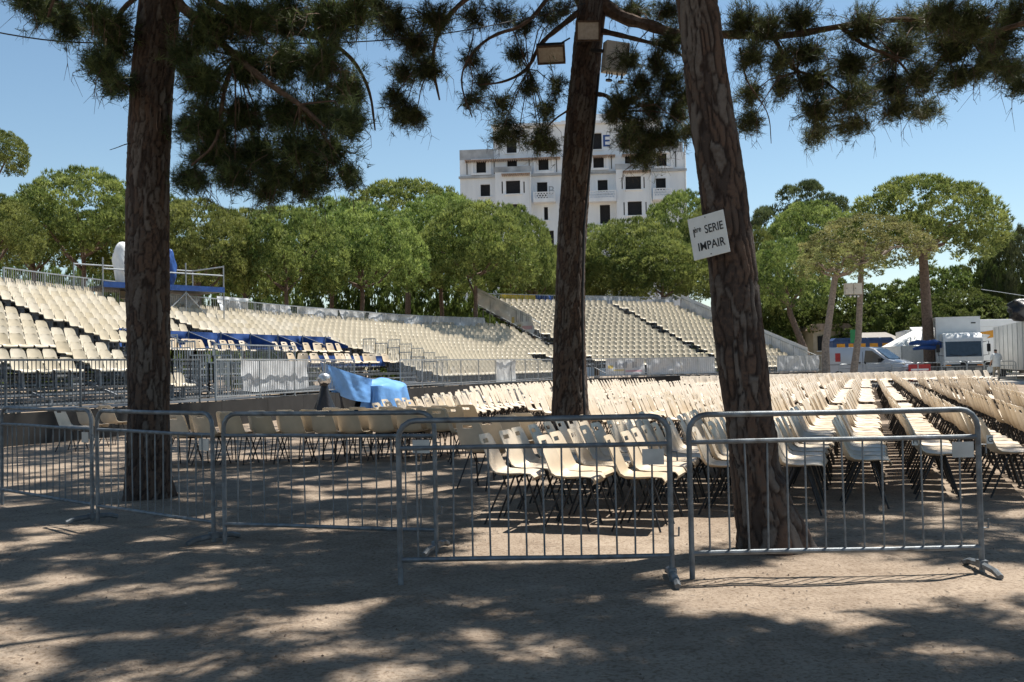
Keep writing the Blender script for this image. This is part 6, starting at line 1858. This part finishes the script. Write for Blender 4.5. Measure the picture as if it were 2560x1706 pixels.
# ================================================================== things fixed on the near pines
# notice board on the leaning pine
c_ = D(1630, 540, 7.62)
tl, tr_, bl, brr = D(1584, 505, 7.75), D(1666, 480, 7.55), D(1592, 600, 7.75), D(1673, 580, 7.55)
xa = ((tr_ - tl) + (brr - bl)) / 2; za = ((tl - bl) + (tr_ - brr)) / 2
wS, hS = xa.length, za.length
xa.normalize(); za = (za - xa * za.dot(xa)).normalized(); ya = za.cross(xa)
sign = empty('notice_board', (tl + tr_ + bl + brr) / 4, 0, 'white notice board lettered 1ère SERIE IMPAIR on the leaning pine', 'sign')
sign.rotation_euler = Matrix((xa, ya, za)).transposed().to_euler()
MB().box((0, 0, 0), (wS, 0.012, hS)).build('board', M['paper'], sign, bevel=0.002)
for (txt, sz, x, z, xs_) in (('1', 0.088, -wS * 0.43, 0.012, 0.8), ('ère', 0.062, -wS * 0.36, 0.045, 0.72), ('SERIE', 0.088, -wS * 0.07, 0.020, 0.78), ('IMPAIR', 0.088, -wS * 0.33, -0.100, 0.86)):
    text_obj(txt, sz, M['ink'], sign, (x, -0.0085, z), (R(90), 0, 0), bold=0.011, xs=xs_)
for z in (hS * 0.44, -hS * 0.44): MB().tube([(0.0, -0.012, z), (0.0, 0.10, z)], 0.004, 6).build('nail', M['black'], sign)
MB().box((wS * 0.22, 0.055, 0), (0.12, 0.10, 0.05)).build('backing_block', M['limb'], sign)

# floodlights and cabinet on the pine in the middle
def floodlight(c, rx, rz, w, h, label, arm_to):
    o = empty('floodlight', c, 0, label, 'floodlight')
    o.rotation_euler = (rx, 0, rz)
    MB().prism([(-w / 2, -h / 2), (w / 2, -h / 2), (w / 2, h / 2), (-w / 2, h / 2)], -0.02, 0.05).build('housing', M['plinth'], o, bevel=0.01)
    hs = MB().add([(-w / 2, 0.05, -h / 2), (w / 2, 0.05, -h / 2), (w / 2, 0.05, h / 2), (-w / 2, 0.05, h / 2), (-w / 4, 0.2, -h / 4), (w / 4, 0.2, -h / 4), (w / 4, 0.2, h / 4), (-w / 4, 0.2, h / 4)], [(0, 1, 5, 4), (1, 2, 6, 5), (2, 3, 7, 6), (3, 0, 4, 7), (4, 5, 6, 7)])
    hs.build('reflector_back', M['plinth'], o)
    f = MB()
    for sx in (-1, 1): f.box((sx * (w / 2 - 0.015), -0.03, 0), (0.03, 0.03, h))
    for sz in (-1, 1): f.box((0, -0.03, sz * (h / 2 - 0.015)), (w - 0.06, 0.03, 0.03))
    f.build('frame', M['limb'], o)
    MB().box((0, -0.022, 0), (w - 0.06, 0.006, h - 0.06)).build('lens', M['lamp_glass'], o)
    MB().tube([(0, 0.15, 0), arm_to], 0.015, 6).build('bracket', M['black'], o)
    return o
floodlight(D(1351, 72, 16.55), R(12), R(2), 0.40, 0.33, 'square floodlight facing out from the top of the dark pine', (0, 0.5, -0.02))
floodlight(D(1266, 124, 16.5), R(48), R(-6), 0.46, 0.34, 'floodlight tilted down on an arm beside the dark pine', (0.30, 0.42, 0.02))
cb2 = empty('electric_cabinet', D(1414, 134, 16.75), R(12), 'grey cabinet with hanging cable ends on the dark pine', 'cabinet')
cb2.rotation_euler = (R(4), R(5), R(14))
b_ = MB().box((0, 0, 0), (0.40, 0.22, 0.50)).build('cabinet_box', M['box'], cb2, bevel=0.01)
MB().box((0, -0.113, 0), (0.36, 0.012, 0.45)).build('door', M['box'], cb2)
for x in (-0.14, -0.05, 0.04, 0.13): MB().tube([(x, -0.02, -0.25), (x + 0.01, -0.03, -0.30), (x - 0.01, -0.02, -0.33)], 0.012, 5).build('cable_end', M['black'], cb2)
for x in (-0.08, 0.13): MB().tube([(x, 0, -0.36), (x, 0, -0.39)], 0.055, 12).tube([(x, 0, -0.25), (x, 0, -0.37)], 0.01, 5).build('socket', M['black'], cb2)
MB().beam((-0.18, 0.05, 0.1), (-0.40, 0.12, 0.1), 0.05).build('bracket', M['black'], cb2)
cbl = MB().tube([D(1376, 170, 16.8), D(1364, 300, 16.78), D(1352, 420, 16.76), D(1342, 520, 16.76), D(1338, 700, 16.74), D(1340, 860, 16.72), (D(1346, 1020, 16.6).x, 16.62, 0.0)], 0.02, 6).build('cable', M['black'], None, smooth=True)
tag(cbl, 'thick dark cable running down the trunk of the floodlight pine', 'cable')
# overhead wire
a, b, c = D(-60, 64, 12.4), D(372, 92, 12.27), D(1345, 8, 16.75)
pts = [a.lerp(b, t) + Vector((0, 0, -0.10 * math.sin(math.pi * t))) for t in np.linspace(0, 1, 12)] + [b.lerp(c, t) + Vector((0, 0, -0.28 * math.sin(math.pi * t))) for t in np.linspace(0, 1, 20)[1:]]
tag(MB().tube(pts, 0.009, 5).build('overhead_wire', M['black'], None), 'thin black wire strung between the pine trunks against the sky', 'wire')
w1, w2_ = D(2255, 665, 66), D(2420, 690, 60)
tag(MB().tube([w1.lerp(w2_, t) for t in np.linspace(0, 1, 6)], 0.018, 4).build('overhead_wire', M['galv_lt'], None), 'pale wire running from the hedge above the metal trailer', 'wire')
